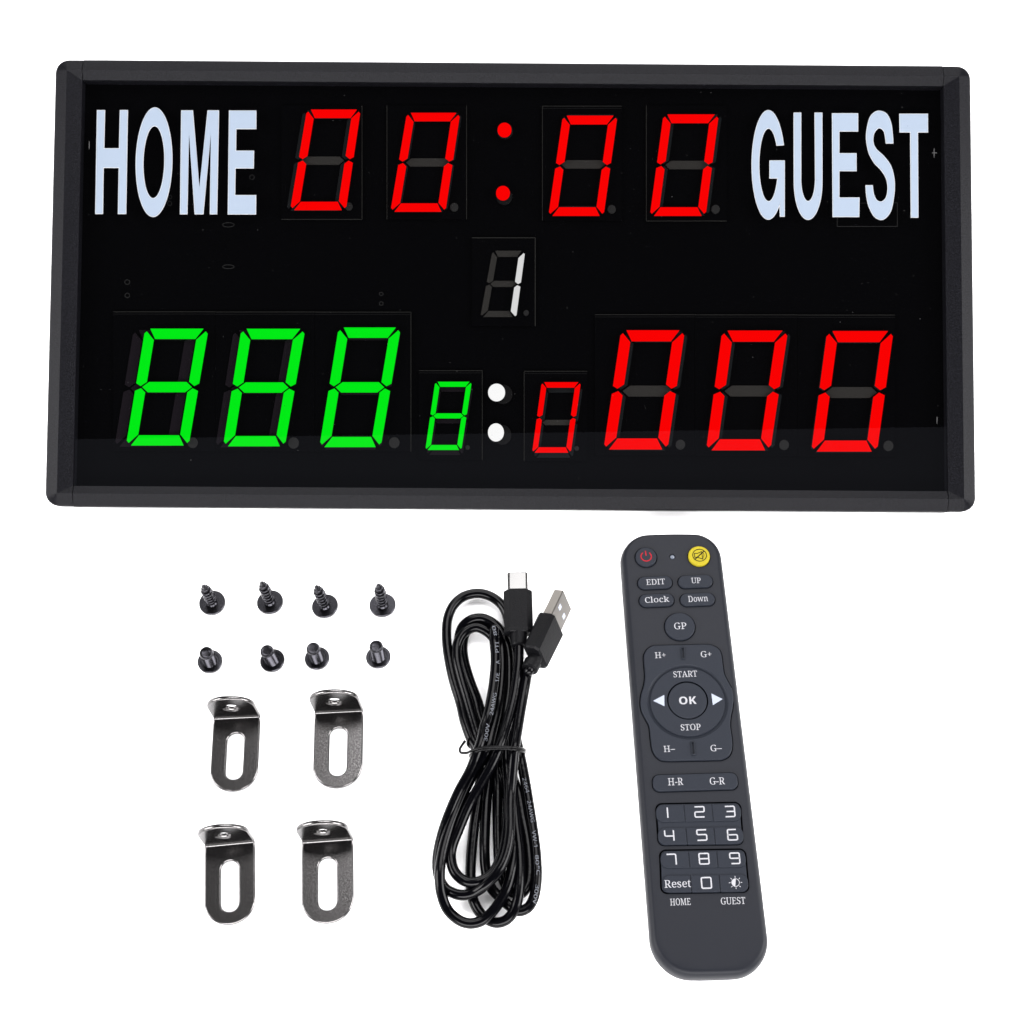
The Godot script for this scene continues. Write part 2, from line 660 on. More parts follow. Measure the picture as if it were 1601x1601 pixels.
	digit([529.5, 512, 626.5, 499.5, 698.8, 595], 15.8, Vector2(0.5, 4), "8", "led_green", green_off, [616.3, 692, 8.4], [492.5, 488, 642.5, 706], "tr")
	digit([680.5, 596.8, 737.5, 665, 703.3, 721.3], 7.6, Vector2(2, 8), "8", "led_green", green_off, [731, 699.5, 3.6], [655, 579.5, 754, 719], "tr")
	digit([847, 597.5, 908.3, 832, 707.5, 892.5], 8.2, Vector2(3, 8), "0", "led_red", red_off, [901.5, 701, 3.8], [819.5, 580.5, 918, 721], "tl")
	digit([971.3, 516.3, 1070.8, 943.8, 702.5, 1043.8], 17.0, Vector2(5, 2), "0", "led_red", red_off, [1063.8, 695, 7.6], [930, 492, 1086, 712], "t")
	digit([1129.5, 516.8, 1232, 1104.3, 703.8, 1204.5], 17.0, Vector2(5, 1), "0", "led_red", red_off, [1226, 695.5, 7.8], [1086.5, 492.3, 1247, 713], "t")
	digit([1293.8, 517.5, 1397, 1268.8, 705.8, 1371.3], 17.0, Vector2(-2, 2), "0", "led_red", red_off, [1389, 697, 8.0], [1247.5, 492.6, 1399, 714], "t")
	# colon lamps with the dark bezels they sit in
	for c in [[788.8, 202.5, 10.8, 10.9, 1, 2, "led_red"], [786.4, 301.3, 10.8, 10.9, 2, 6, "led_red"], [776.4, 613.3, 13.3, 13.6, 10, 3, "led_white"], [775.4, 675.8, 12.5, 14.0, 10, 4, "led_white"]]:
		st = new_st()
		prism(st, pixel_ellipse(c[0] + c[4], c[1] + c[5], c[2] + 1.5, c[3] + 1.5, 0.0080), -0.0092, -0.0080, 0.0002)
		var bezel := put("colon_bezel", st, "housing_rim_faint", board)
		st = new_st()
		prism(st, pixel_ellipse(c[0], c[1], c[2], c[3], 0.0055), -0.0070, -0.0055, 0.0001)
		put("led_dot", st, c[6], bezel)
	home_and_guest()
	# faint things on the circuit panel: solder rings, slots, a printed box, and dust
	var e := new_st()
	for c in [[357, 351.5, 9, 3.4], [357, 417, 9, 3.0], [199, 441, 4, 3.6], [199, 462, 3.6, 3.6], [265, 318, 3.4, 3.4], [394, 277, 3.6, 3.6], [596, 459.5, 3, 2.4], [596, 474.5, 3, 2.8], [266, 308, 2.6, 2.6]]:
		stroke(e, pixel_ellipse(c[0], c[1], c[2], c[3], 0.0093, 20), 0.9 * M, -0.0094, -0.0093, true)
	var q := board_poly([Vector2(1309, 318), Vector2(1403, 317), Vector2(1403, 354), Vector2(1309, 354)], 0.0093)
	stroke(e, q, 0.9 * M, -0.0094, -0.0093, true)
	put("panel_marking", e, "dust", panel)
	var rng := RandomNumberGenerator.new()
	rng.seed = 21
	var d := new_st()
	for i in 150:
		var p := on_board(rng.randf_range(130, 1470), rng.randf_range(130, 750), 0.0042)
		var r := rng.randf_range(0.00004, 0.00013)
		prism(d, ellipse(p, r * rng.randf_range(0.6, 1.8), r, 5), -0.00425, -0.0042)
	for c in [[66.5 + 60, 154, 2.5, 1.4], [139.5, 227, 0.7, 7], [1461, 239, 4.5, 0.7], [1460.5, 239, 0.7, 8], [1465, 657, 0.6, 6]]:
		prism(d, pixel_ellipse(c[0], c[1], c[2], c[3], 0.0042, 8), -0.00425, -0.0042)
	var du := put("dust", d, "speck", board)
	du.set_meta("kind", "stuff")
	# the pane itself
	var gl := new_st()
	quad(gl, Vector3(-w + 0.0108, -h + 0.0082, -0.0038), Vector3(w - 0.0108, -h + 0.0082, -0.0038), Vector3(w - 0.0108, h - 0.0078, -0.0038), Vector3(-w + 0.0108, h - 0.0078, -0.0038))
	put("front_glass", gl, "front_glass", board)


func pixel_ellipse(px: float, py: float, rx: float, ry: float, depth: float, n := 32) -> PackedVector2Array:
	var out := PackedVector2Array()
	for k in n:
		var a := TAU * k / n
		out.append(on_board(px + cos(a) * rx, py - sin(a) * ry, depth))
	return out


func bars(c: Array, thick: float) -> Array:
	# the seven bars of a slanted digit as outlines in photo pixels: top, top left, top right, middle, bottom left, bottom right, bottom
	var tl := Vector2(c[0], c[1])
	var tr := Vector2(c[2], c[1])
	var bl := Vector2(c[3], c[4])
	var br := Vector2(c[5], c[4])
	var hgt := bl.y - tl.y
	var at := func(u: float, y: float) -> Vector2:  # u across 0..1, y down in pixels
		var v := y / hgt
		return tl.lerp(bl, v).lerp(tr.lerp(br, v), u)
	var wide := (tr.x - tl.x + br.x - bl.x) / 2.0
	var ux := thick / wide
	var gp := thick * 0.10
	var gu := gp / wide
	var mid := hgt * 0.5
	var hf := thick * 0.5
	var cut := thick * 0.28
	var cu := cut / wide
	var out := []
	out.append([at.call(cu + gu * 2.2, 0.0), at.call(1 - cu - gu * 2.2, 0.0), at.call(1 - ux - gu * 1.2, thick), at.call(ux + gu * 1.2, thick)])
	out.append([at.call(0.0, cut + gp * 2.0), at.call(cu * 0.7, cut * 0.6 + gp), at.call(ux, thick + gp), at.call(ux, mid - hf - gp * 0.2), at.call(ux * 0.45, mid - gp * 1.2), at.call(0.0, mid - hf * 0.75)])
	out.append([at.call(1.0, cut + gp * 2.0), at.call(1 - cu * 0.7, cut * 0.6 + gp), at.call(1 - ux, thick + gp), at.call(1 - ux, mid - hf - gp * 0.2), at.call(1 - ux * 0.45, mid - gp * 1.2), at.call(1.0, mid - hf * 0.75)])
	out.append([at.call(ux * 0.55 + gu, mid), at.call(ux + gu * 2.5, mid - hf), at.call(1 - ux - gu * 2.5, mid - hf), at.call(1 - ux * 0.55 - gu, mid), at.call(1 - ux - gu * 2.5, mid + hf), at.call(ux + gu * 2.5, mid + hf)])
	out.append([at.call(0.0, hgt - cut - gp * 2.0), at.call(cu * 0.7, hgt - cut * 0.6 - gp), at.call(ux, hgt - thick - gp), at.call(ux, mid + hf + gp * 0.2), at.call(ux * 0.55, mid + gp * 1.2), at.call(0.0, mid + hf * 0.75)])
	out.append([at.call(1.0, hgt - cut - gp * 2.0), at.call(1 - cu * 0.7, hgt - cut * 0.6 - gp), at.call(1 - ux, hgt - thick - gp), at.call(1 - ux, mid + hf + gp * 0.2), at.call(1 - ux * 0.55, mid + gp * 1.2), at.call(1.0, mid + hf * 0.75)])
	out.append([at.call(cu + gu * 2.2, hgt), at.call(1 - cu - gu * 2.2, hgt), at.call(1 - ux - gu * 1.2, hgt - thick), at.call(ux + gu * 1.2, hgt - thick)])
	return out


func digit(c: Array, thick: float, shift: Vector2, shown: String, on: String, off: String, dot: Array, rim: Array, lines: String) -> void:
	var deep := 0.0082
	# the housing behind, with its thin rims that show through the glass
	var st := new_st()
	var q := board_poly([Vector2(rim[0], rim[1]), Vector2(rim[2], rim[1]), Vector2(rim[2], rim[3]), Vector2(rim[0], rim[3])], deep)
	prism(st, q, -0.0093, -deep)
	var house := put("digit_housing", st, "housing_black", board)
	var ends := {"t": [0, 1], "r": [1, 2], "b": [2, 3], "l": [3, 0]}
	for ch in lines:
		var k: Array = ends[ch.to_lower()]
		var e := new_st()
		stroke(e, PackedVector2Array([q[k[0]], q[k[1]]]), (1.3 if ch != ch.to_lower() else 0.9) * M, -deep - 0.0003, -deep + 0.0001)
		put("housing_rim", e, "housing_rim", house)
		if ch == "t":
			var d := Vector2(0, -3.6 * M)
			e = new_st()
			stroke(e, PackedVector2Array([q[0] + d, q[1] + d]), 0.7 * M, -deep - 0.0003, -deep + 0.0001)
			put("housing_rim", e, "housing_rim_faint", house)
	var lit_bars: Array = {"0": [0, 1, 2, 4, 5, 6], "8": [0, 1, 2, 3, 4, 5, 6], "1": [2, 5]}[shown]
	var all := bars(c, thick)
	for i in 7:
		if shown == "1" and i in lit_bars:
			continue
		var moved := []
		for p in all[i]:
			moved.append(p + shift)
		var s := new_st()
		prism(s, board_poly(moved, 0.0076), -0.0082, -0.0076)
		var plain_bar: bool = i == 3 and shown == "0"
		put("unlit_segment", s, "segment_off_grey" if plain_bar else off, house)
	for i in lit_bars:
		var s := new_st()
		var pts: Array = all[i]
		if shown == "1":
			var slim := []
			for p in pts:
				slim.append(p + Vector2(1.0, 1.0))
			pts = slim
		prism(s, board_poly(pts, 0.0056), -0.0064, -0.0056)
		put("led_segment", s, on, house)
	var s2 := new_st()
	prism(s2, pixel_ellipse(dot[0], dot[1], dot[2], dot[2] * 1.05, 0.0076, 20), -0.0082, -0.0076, 0.0002)
	put("decimal_dot", s2, "dot_off", house)


func home_and_guest() -> void:
	var z1 := func(pts: Array) -> Array:
		var out := []
		for p in pts:
			out.append(Vector2(60 + p.x / 4.0, 80 + p.y / 4.0))
		return out
	var z4 := func(pts: Array) -> Array:
		var out := []
		for p in pts:
			out.append(Vector2(1140 + p.x / 4.0, 80 + p.y / 4.0))
		return out
	var v := func(a: Array) -> Array:
		var out := []
		for i in range(0, a.size(), 2):
			out.append(Vector2(a[i], a[i + 1]))
		return out
	letter(z1.call(v.call([366, 368, 417, 368, 412, 607, 504, 607, 509, 368, 560, 368, 549, 1018, 497, 1018, 502, 730, 408, 730, 404, 1018, 355, 1018])))
	var o := slanted_ellipse(723, 694, 115, 343, -0.018)
	letter(z1.call(o), z1.call(slanted_ellipse(722, 694, 65, 225, -0.02)))
	letter(z1.call(v.call([893, 370, 967, 370, 1007, 852, 1058, 370, 1130, 370, 1118, 1020, 1072, 1020, 1079, 512, 1032, 1020, 977, 1020, 942, 512, 932, 1020, 885, 1020])))
	letter(z1.call(v.call([1192, 371, 1363, 371, 1363, 487, 1238, 487, 1236, 622, 1349, 622, 1347, 733, 1233, 733, 1231, 900, 1362, 900, 1361, 1021, 1184, 1021])))
	# G
	var g := []
	for p in ellipse(Vector2(245, 711), 105, 343, 44, -21, -318):
		g.append(p)
	g.append_array(v.call([314, 962, 318, 1035, 348, 1035, 348, 683, 252, 683, 252, 796, 303, 796]))
	for p in ellipse(Vector2(247, 711), 58, 227, 36, -336, -32):
		g.append(p)
	letter(z4.call(g))
	# U
	var u := [Vector2(403, 384), Vector2(451, 384)]
	for p in ellipse(Vector2(494, 800), 43, 137, 20, 180, 0):
		u.append(p)
	u.append_array(v.call([534, 384, 583, 384]))
	for p in ellipse(Vector2(494, 815), 90, 240, 26, 0, 180):
		u.append(p)
	letter(z4.call(u))
	letter(z4.call(v.call([643, 388, 807, 388, 807, 502, 690, 502, 690, 638, 797, 638, 797, 750, 690, 750, 690, 915, 816, 915, 814, 1037, 647, 1037])))
	# S, an upper and a lower curve with square ends
	var s := []
	var up := v.call([980, 577, 968, 505, 938, 482, 908, 515, 903, 568, 922, 612, 968, 655, 1012, 715, 1033, 790, 1036, 870, 1018, 985, 985, 1040, 948, 1056, 905, 1032, 872, 970, 857, 900, 853, 838])
	var low := v.call([898, 838, 905, 890, 922, 928, 950, 940, 978, 918, 990, 865, 982, 800, 950, 745, 905, 697, 872, 635, 857, 560, 858, 500, 876, 420, 905, 383, 940, 372, 985, 390, 1013, 445, 1024, 520, 1027, 577])
	for part in [up, low]:
		for p in smooth2(PackedVector2Array(part), 5, false):
			s.append(p)
	letter(z4.call(s))
	letter(z4.call(v.call([1064, 391, 1244, 391, 1244, 508, 1181, 508, 1184, 1041, 1136, 1041, 1132, 508, 1066, 508])))


func slanted_ellipse(cx: float, cy: float, rx: float, ry: float, slant: float) -> Array:
	var out := []
	for p in ellipse(Vector2(cx, cy), rx, ry, 56):
		out.append(p + Vector2((p.y - cy) * slant, 0))
	return out


func letter(outline: Array, hole: Array = []) -> void:
	var deep := 0.0046
	var p := ccw(board_poly(outline, deep))
	var thin := inset(p, 0.00022)
	var st := new_st()
	var st2 := new_st()
	if hole:
		var hp := ccw(board_poly(hole, deep))
		ring_plate(st, p, hp, -0.0049, -deep)
		ring_plate(st2, thin, inset(hp, -0.00022), -deep, -deep + 0.00008)
	else:
		prism(st, p, -0.0049, -deep)
		prism(st2, thin, -deep, -deep + 0.00008)
	var o := put("letter", st, "letter_edge", board)
	put("letter_fill", st2, "letter_fill", o)


func ring_plate(st: SurfaceTool, a: PackedVector2Array, b: PackedVector2Array, z0: float, z1: float) -> void:
	# two outlines with the same number of points, one inside the other
	band(st, lift(a, z0), lift(a, z1))
	band(st, lift(a, z1), lift(b, z1))
	band(st, lift(b, z1), lift(b, z0))

# ------------------------------------------------------------------ remote control

var rem: Node3D
const REM_TOP := 0.01295


func on_rem(px: float, py: float, h := REM_TOP) -> Vector2:
	var p := rem.transform.affine_inverse() * on_table(px, py, h)
	return Vector2(p.x, p.y)


func r1(x: float, y: float, h := REM_TOP) -> Vector2:
	return on_rem(950 + x / 6.404, 820 + y / 6.404, h)


func r2(x: float, y: float, h := REM_TOP) -> Vector2:
	return on_rem(960 + x / 6.404, 990 + y / 6.404, h)


func r3(x: float, y: float, h := REM_TOP) -> Vector2:
	return on_rem(970 + x / 6.404, 1190 + y / 6.404, h)


func key(called: String, outline: PackedVector2Array, height: float, material: String, holes: Array, bevel := 0.0004) -> MeshInstance3D:
	# a rubber key that stands in a hole of the shell slightly larger than itself
	var st := new_st()
	prism(st, outline, REM_TOP - 0.0016, REM_TOP + height, bevel)
	if holes != null:
		holes.append(resample(inset(ccw(outline), -0.00036), 0.0005))
	return put(called, st, material, rem)


func remote_control() -> void:
	var base := on_table(1092, 1195)
	rem = thing("remote_control", "dark grey remote control with number pad, round OK pad and one yellow key", "remote control", Transform3D(Basis(Vector3.UP, deg_to_rad(1.8)) * Basis(Vector3(1, 0, 0), Vector3(0, 0, -1), Vector3(0, 1, 0)), base))
	var holes := []
	var print_z := 0.00005
	var e := 0.00100
	var z := REM_TOP + e
	var mm := 0.262 * 0.001  # metres per photo pixel up here
	# round keys
	var k := key("power_button", ellipse(r1(385, 322, z), 17.0 * mm, 17.0 * mm), e, "key_rubber", holes)
	var pc := r1(386, 320, z)
	var st := new_st()
	stroke(st, offset_line(ellipse(pc, 8.2 * mm, 8.2 * mm, 28, -232, 52), 0), 1.7 * mm, z - 0.0001, z + print_z)
	stroke(st, PackedVector2Array([pc + Vector2(0, 1.2 * mm), pc + Vector2(-0.6 * mm, 10 * mm)]), 1.7 * mm, z - 0.0001, z + print_z)
	put("power_symbol", st, "print_red", k)
	st = new_st()
	lathe(st, PackedVector2Array([Vector2(4.1 * mm, -0.0006), Vector2(4.1 * mm, 0.0), Vector2(3.2 * mm, 0.0005), Vector2(1.6 * mm, 0.0008), Vector2(0.0, 0.0009)]), 24, Transform3D(Basis(), Vector3(r1(648, 324).x, r1(648, 324).y, REM_TOP - 0.0004)))
	holes.append(resample(ellipse(r1(648, 324), 4.8 * mm, 4.8 * mm, 24), 0.0004))
	put("indicator_lamp", st, "indicator", rem)
	k = key("mute_button", ellipse(r1(916, 313, z), 17.2 * mm, 17.2 * mm), e * 1.2, "key_yellow", holes)
	k.set_meta("label", "yellow mute key")
	var mc := r1(921, 308, z + 0.0002)
	var mz := REM_TOP + e * 1.2
	st = new_st()
	stroke(st, ellipse(mc, 11 * mm, 10.6 * mm, 36), 1.2 * mm, mz - 0.0001, mz + print_z, true)
	stroke(st, PackedVector2Array([mc + Vector2(-8.0, -7.2) * mm, mc + Vector2(8.0, 7.4) * mm]), 1.5 * mm, mz - 0.0001, mz + print_z * 1.6)
	stroke(st, PackedVector2Array([mc + Vector2(-8, 3.6) * mm, mc + Vector2(-8, -3.4) * mm, mc + Vector2(-4, -3.6) * mm, mc + Vector2(4.6, -7.0) * mm, mc + Vector2(3.6, 6.2) * mm, mc + Vector2(-3.6, 3.2) * mm]), 1.1 * mm, mz - 0.0001, mz + print_z * 1.3, true)
	stroke(st, ellipse(mc + Vector2(4.0, 0) * mm, 3.0 * mm, 4.6 * mm, 10, -60, 60), 0.7 * mm, mz - 0.0001, mz + print_z * 1.3)
	put("mute_symbol", st, "print_black", k)
	# pill keys
	for a in [["EDIT", 475, 578, 480, 574, 29.5], ["UP", 880, 566, 884, 560, 15.0], ["Clock", 491, 754, 495, 750, 38.0], ["Down", 901, 746, 905, 742, 31.0]]:
		k = key("pill_button", pill(r1(a[1], a[2], z), 27.3 * mm, 10.9 * mm, 10.6 * mm, 0.012), e, "key_rubber", holes)
		var tall: float = 9.6 if a[0] != "Clock" and a[0] != "Down" else 10.4
		lettering(a[0], "Droid Serif", 400, r1(a[3], a[4], z), tall * mm, a[5] * mm, 0.02, z, "print_white", k)
	k = key("round_button", ellipse(r1(724, 1017, z), 23.6 * mm, 23.4 * mm, 48), e, "key_rubber", holes)
	lettering("GP", "Droid Serif", 400, r1(727, 1015, z), 11.2 * mm, 19.0 * mm, 0.02, z, "print_white", k)
	direction_pad(holes, mm)
	# reset bar
	k = key("reset_bar", pill(r3(750, 206, z), 63.5 * mm, 13.0 * mm, 10.0 * mm, 0.0), e, "key_rubber", holes)
	lettering("H-R", "Droid Serif", 400, r3(552, 205, z), 11.2 * mm, 22.5 * mm, 0.0, z, "print_white", k)
	lettering("G-R", "Droid Serif", 400, r3(970, 198, z), 11.2 * mm, 22.5 * mm, 0.0, z, "print_white", k)
	number_pad(holes, mm)
	lettering("HOME", "Droid Serif", 400, r3(600, 1408), 10.2 * mm, 29.5 * mm, 0.0, REM_TOP, "print_white", rem)
	lettering("GUEST", "Droid Serif", 400, r3(1128, 1398), 10.2 * mm, 35.5 * mm, 0.0, REM_TOP, "print_white", rem)
	shell(holes)


func offset_line(a: PackedVector2Array, _d: float) -> PackedVector2Array:
	return a


func shell(holes: Array) -> void:
	var mid := 0.008
	var corners := PackedVector2Array([on_rem(1019.5, 1530, mid), on_rem(1206.5, 1525.5, mid), on_rem(1123.5, 841, mid), on_rem(966.5, 843.5, mid)])
	var radii := [0.0150, 0.0135, 0.0110, 0.0120]
	var prof := [[5.0, 0.0], [2.4, 0.7], [1.0, 2.4], [0.4, 4.6], [0.3, 5.3], [0.75, 5.45], [0.75, 5.75], [0.15, 5.9], [0.0, 8.0], [0.12, 9.6], [0.45, 11.0], [0.95, 12.0], [1.6, 12.6], [2.3, 12.9]]
	var rings := []
	for p in prof:
		rings.append(shell_ring(corners, radii, p[0] * 0.001, p[1] * 0.001))
	var low := new_st()
	for i in 5:
		band(low, rings[i], rings[i + 1], 1)
	cap(low, flat(rings[0]), 0.0, false)
	put("lower_shell", low, "remote_shell", rem)
	var up := new_st()
	band(up, rings[5], rings[6], 1)
	band(up, rings[6], rings[7], 2)
	for i in range(7, 13):
		band(up, rings[i], rings[i + 1], 3)
	var edge := flat(shell_ring(corners, radii, 0.0027, REM_TOP))
	band(up, rings[13], lift(edge, REM_TOP), 3)
	sheet_with_holes(up, edge, holes, REM_TOP, 3)
	for h in holes:
		band(up, lift(h, REM_TOP), lift(h, REM_TOP - 0.0012), 4)
	put("upper_shell", up, "remote_shell", rem)
	var well := new_st()
	cap(well, flat(shell_ring(corners, radii, 0.0029, 0.0)), REM_TOP - 0.0013)
	put("key_mat", well, "remote_well", rem)


func shell_ring(corners: PackedVector2Array, radii: Array, inn: float, h: float) -> PackedVector3Array:
	var c := inset(corners, inn)
	var r := []
	for x in radii:
		r.append(maxf(x - inn, 0.002))
	var ring := rounded(c, r, 18)
	# the far and near ends bow outwards a little, as moulded
	var dense := resample(ring, 0.0015)
	var out := PackedVector2Array()
	for p in dense:
		var v := (p.y - (c[0].y + c[1].y) / 2.0) / ((c[2].y + c[3].y - c[0].y - c[1].y) / 2.0)
		var u := (p.x - lerpf(c[0].x + c[1].x, c[2].x + c[3].x, v) / 2.0) / (lerpf(c[1].x - c[0].x, c[2].x - c[3].x, v) / 2.0)
		var end := smoothstep(0.9, 1.0, v) * 0.0010 - smoothstep(0.1, 0.0, v) * 0.0009
		out.append(p + Vector2(0, end * (1.0 - u * u)))
	return lift(out, h)


func flat(ring: PackedVector3Array) -> PackedVector2Array:
	var out := PackedVector2Array()
	for p in ring:
		out.append(Vector2(p.x, p.y))
	return out


func direction_pad(holes: Array, mm: float) -> void:
	var e := 0.0009
	var z := REM_TOP + e
	var pts := PackedVector2Array()
	for p in [[330, 160], [390, 122], [470, 117], [700, 112], [920, 108], [985, 118], [1050, 155], [1078, 215], [1090, 310], [1105, 400], [1140, 475], [1182, 560], [1196, 650], [1190, 740], [1172, 830], [1165, 920], [1180, 1030], [1186, 1130], [1160, 1215], [1090, 1260], [1000, 1267], [750, 1272], [520, 1275], [440, 1248], [388, 1175], [368, 1070], [352, 930], [310, 845], [275, 770], [264, 690], [272, 610], [298, 520], [310, 430], [303, 320], [298, 225]]:
		pts.append(r2(p[0], p[1], z))
	var outline := resample(ccw(smooth2(pts, 5)), 0.0006)
	holes.append(resample(inset(outline, -0.0004), 0.0006))
	var c := r2(737, 684, z)
	var groove_out := ellipse(c, 62.5 * mm, 61.5 * mm, 72)
	var groove_in := ellipse(c, 57.5 * mm, 56.5 * mm, 72)
	var ok := r2(737, 673, z)
	var ok_hole := ellipse(ok, 30.9 * mm, 30.9 * mm, 48)
	# the frame of the pad outside the round groove
	var st := new_st()
	var top := inset(outline, 0.0004)
	band(st, lift(outline, REM_TOP - 0.0016), lift(outline, z - 0.0004), 1)
	band(st, lift(outline, z - 0.0004), lift(inset(outline, 0.00012), z - 0.00012), 1)
	band(st, lift(inset(outline, 0.00012), z - 0.00012), lift(top, z), 1)
	var lip := resample(groove_out, 0.0008)
	sheet_with_holes(st, top, [lip], z)
	var low_ring := PackedVector2Array()
	for p in lip:
		low_ring.append(c + (p - c) * 0.965)
	band(st, lift(lip, z), lift(low_ring, z - 0.00055), 3)
	band(st, lift(low_ring, z - 0.00055), lift(scaled(low_ring, c, 0.9), z - 0.0006), 3)
	var pad := put("direction_pad", st, "key_rubber", rem)
	# the round rocker with a hole for OK
	st = new_st()
	var rock := resample(groove_in, 0.0008)
	band(st, lift(rock, z - 0.0006), lift(scaled(rock, c, 0.992), z - 0.0001), 1)
	band(st, lift(scaled(rock, c, 0.992), z - 0.0001), lift(scaled(rock, c, 0.975), z + 0.0001), 1)
	var hole := resample(scaled(ok_hole, ok, 1.02), 0.0008)
	sheet_with_holes(st, scaled(rock, c, 0.975), [hole], z + 0.0001)
	band(st, lift(hole, z + 0.0001), lift(hole, z - 0.0018), 2)
	put("rocker_ring", st, "key_rubber", pad)
	st = new_st()
	prism(st, ellipse(ok, 29.6 * mm, 29.6 * mm, 48), z - 0.0018, z + 0.0001, 0.0003)
	put("ok_button", st, "key_rubber", pad)
	st = new_st()
	prism(st, hole, REM_TOP - 0.0014, z - 0.0012)
	put("pad_well", st, "remote_well", pad)
	var t := z + 0.0001
	lettering("OK", "Droid Sans", 700, r2(738, 672, t), 12.6 * mm, 26.4 * mm, 0.01, t, "print_white", pad)
	lettering("START", "Droid Serif", 400, r2(713, 408, t), 10.0 * mm, 36.5 * mm, 0.01, t, "print_white", pad)
	lettering("STOP", "Droid Serif", 400, r2(767, 940, t), 10.0 * mm, 30.0 * mm, 0.01, t, "print_white", pad)
	lettering("H+", "Droid Serif", 400, r2(463, 219, z), 9.8 * mm, 16.5 * mm, 0.02, z, "print_white", pad)
	lettering("G+", "Droid Serif", 400, r2(922, 209, z), 10.2 * mm, 16.5 * mm, 0.02, z, "print_white", pad)
	lettering("H–", "Droid Serif", 400, r2(554, 1157, z), 9.8 * mm, 17.0 * mm, 0.02, z, "print_white", pad)
	lettering("G–", "Droid Serif", 400, r2(1023, 1149, z), 10.2 * mm, 17.0 * mm, 0.02, z, "print_white", pad)
	for a in [[392, 677, 503, 618, 505, 731], [1087, 660, 990, 720, 975, 604]]:
		st = new_st()
		prism(st, PackedVector2Array([r2(a[0], a[1], t), r2(a[2], a[3], t), r2(a[4], a[5], t)]), t - 0.0001, t + 0.00005)
		put("arrow_print", st, "print_pale", pad)
	for a in [[687, 145, 694, 262], [785, 1090, 797, 1225]]:
		st = new_st()
		var p0 := r2(a[0], a[1], z)
		var p1 := r2(a[2], a[3], z)
		prism(st, pill((p0 + p1) / 2, p0.distance_to(p1) / 2, 3.0 * mm, 1.2 * mm, (p0 - p1).angle()), z - 0.0001, z + 0.0007, 0.0004)
		put("divider_rib", st, "key_rubber", pad)


func scaled(ring: PackedVector2Array, c: Vector2, f: float) -> PackedVector2Array:
	var out := PackedVector2Array()
	for p in ring:
		out.append(c + (p - c) * f)
	return out


func number_pad(holes: Array, mm: float) -> void:
	var e := 0.0010
	var z := REM_TOP + e
	# two rubber blocks, each with two rows of keys and a lower web between the rows
	var blocks := [[[352, 428], [1200, 412], [1232, 836], [380, 846]], [[392, 893], [1250, 880], [1290, 1312], [408, 1326]]]
	for b in blocks:
		var q := PackedVector2Array()
		for p in b:
			q.append(r3(p[0], p[1], REM_TOP))
		var outline := resample(rounded(ccw(q), [0.0024, 0.0024, 0.0024, 0.0024]), 0.0006)
		holes.append(resample(inset(outline, -0.0003), 0.0006))
		var st := new_st()
		prism(st, inset(outline, 0.0004), REM_TOP - 0.0016, REM_TOP + 0.0005, 0.0002)
		put("key_web", st, "key_rubber", rem)
	var rows := [[358, 645, 640, 925, 920, 1208, 432, 602, -0.0195], [378, 664, 662, 945, 942, 1232, 663, 832, -0.012], [404, 690, 688, 972, 970, 1255, 901, 1066, -0.012], [424, 708, 707, 995, 995, 1280, 1140, 1310, -0.012]]
	var faces := [["1", "2", "3"], ["4", "5", "6"], ["7", "8", "9"], ["Reset", "0", "sun"]]
	var at := [[[472, 516], [792, 508], [1096, 504]], [[493, 745], [815, 740], [1122, 737]], [[513, 985], [837, 977], [1145, 973]], [[573, 1227], [861, 1219], [1153, 1216]]]
	for i in 4:
		var r: Array = rows[i]
		for j in 3:
			var x0: float = r[j * 2] + (3.5 if j > 0 else 0)
			var x1: float = r[j * 2 + 1] - (3.5 if j < 2 else 0)
			var tilt: float = r[8]
			var dy := func(x: float) -> float: return (x - 780.0) * tilt
			var shear := 8.0
			var q := ccw(PackedVector2Array([r3(x0 + shear, r[7] + dy.call(x0), z), r3(x1 + shear, r[7] + dy.call(x1), z), r3(x1 - shear, r[6] + dy.call(x1), z), r3(x0 - shear, r[6] + dy.call(x0), z)]))
			var big := 0.0026
			var small := 0.0003
			var rad := [big if j == 0 else small, big if j == 2 else small, big if j == 2 else small, big if j == 0 else small]
			var k := key("number_button" if faces[i][j].length() == 1 else "function_button", rounded(q, rad, 6), e, "key_rubber", [], 0.00025)
			var c := r3(at[i][j][0], at[i][j][1], z)
			if faces[i][j] == "Reset":
				lettering("Reset", "Droid Serif", 400, c, 11.4 * mm, 38.5 * mm, 0.0, z, "print_white", k)
			elif faces[i][j] == "sun":
				sun_mark(c, mm, z, k)
			else:
				var st := new_st()
				var step := 0.0
				for line in number_strokes(faces[i][j]):
					step += 0.00002
					var pts := PackedVector2Array()
					for p in line:
						pts.append(c + Vector2(p.x * 7.0, p.y * 7.9) * mm)
					stroke(st, round_line(pts, 2.2 * mm), 2.05 * mm, z - 0.0001, z + 0.00003 + step)
				put("number_print", st, "print_white", k)


func sun_mark(c: Vector2, mm: float, z: float, k: Node3D) -> void:
	var st := new_st()
	stroke(st, ellipse(c, 5.6 * mm, 5.6 * mm, 28), 0.9 * mm, z - 0.0001, z + 0.00005, true)
	prism(st, ellipse(c, 5.6 * mm, 5.6 * mm, 18, 80, 260), z - 0.0001, z + 0.00006)
	for i in 8:
		var d := Vector2.from_angle(TAU * i / 8.0)
		stroke(st, PackedVector2Array([c + d * 7.2 * mm, c + d * 9.6 * mm]), 1.0 * mm, z - 0.0001, z + 0.00005)
	put("brightness_symbol", st, "print_white", k)


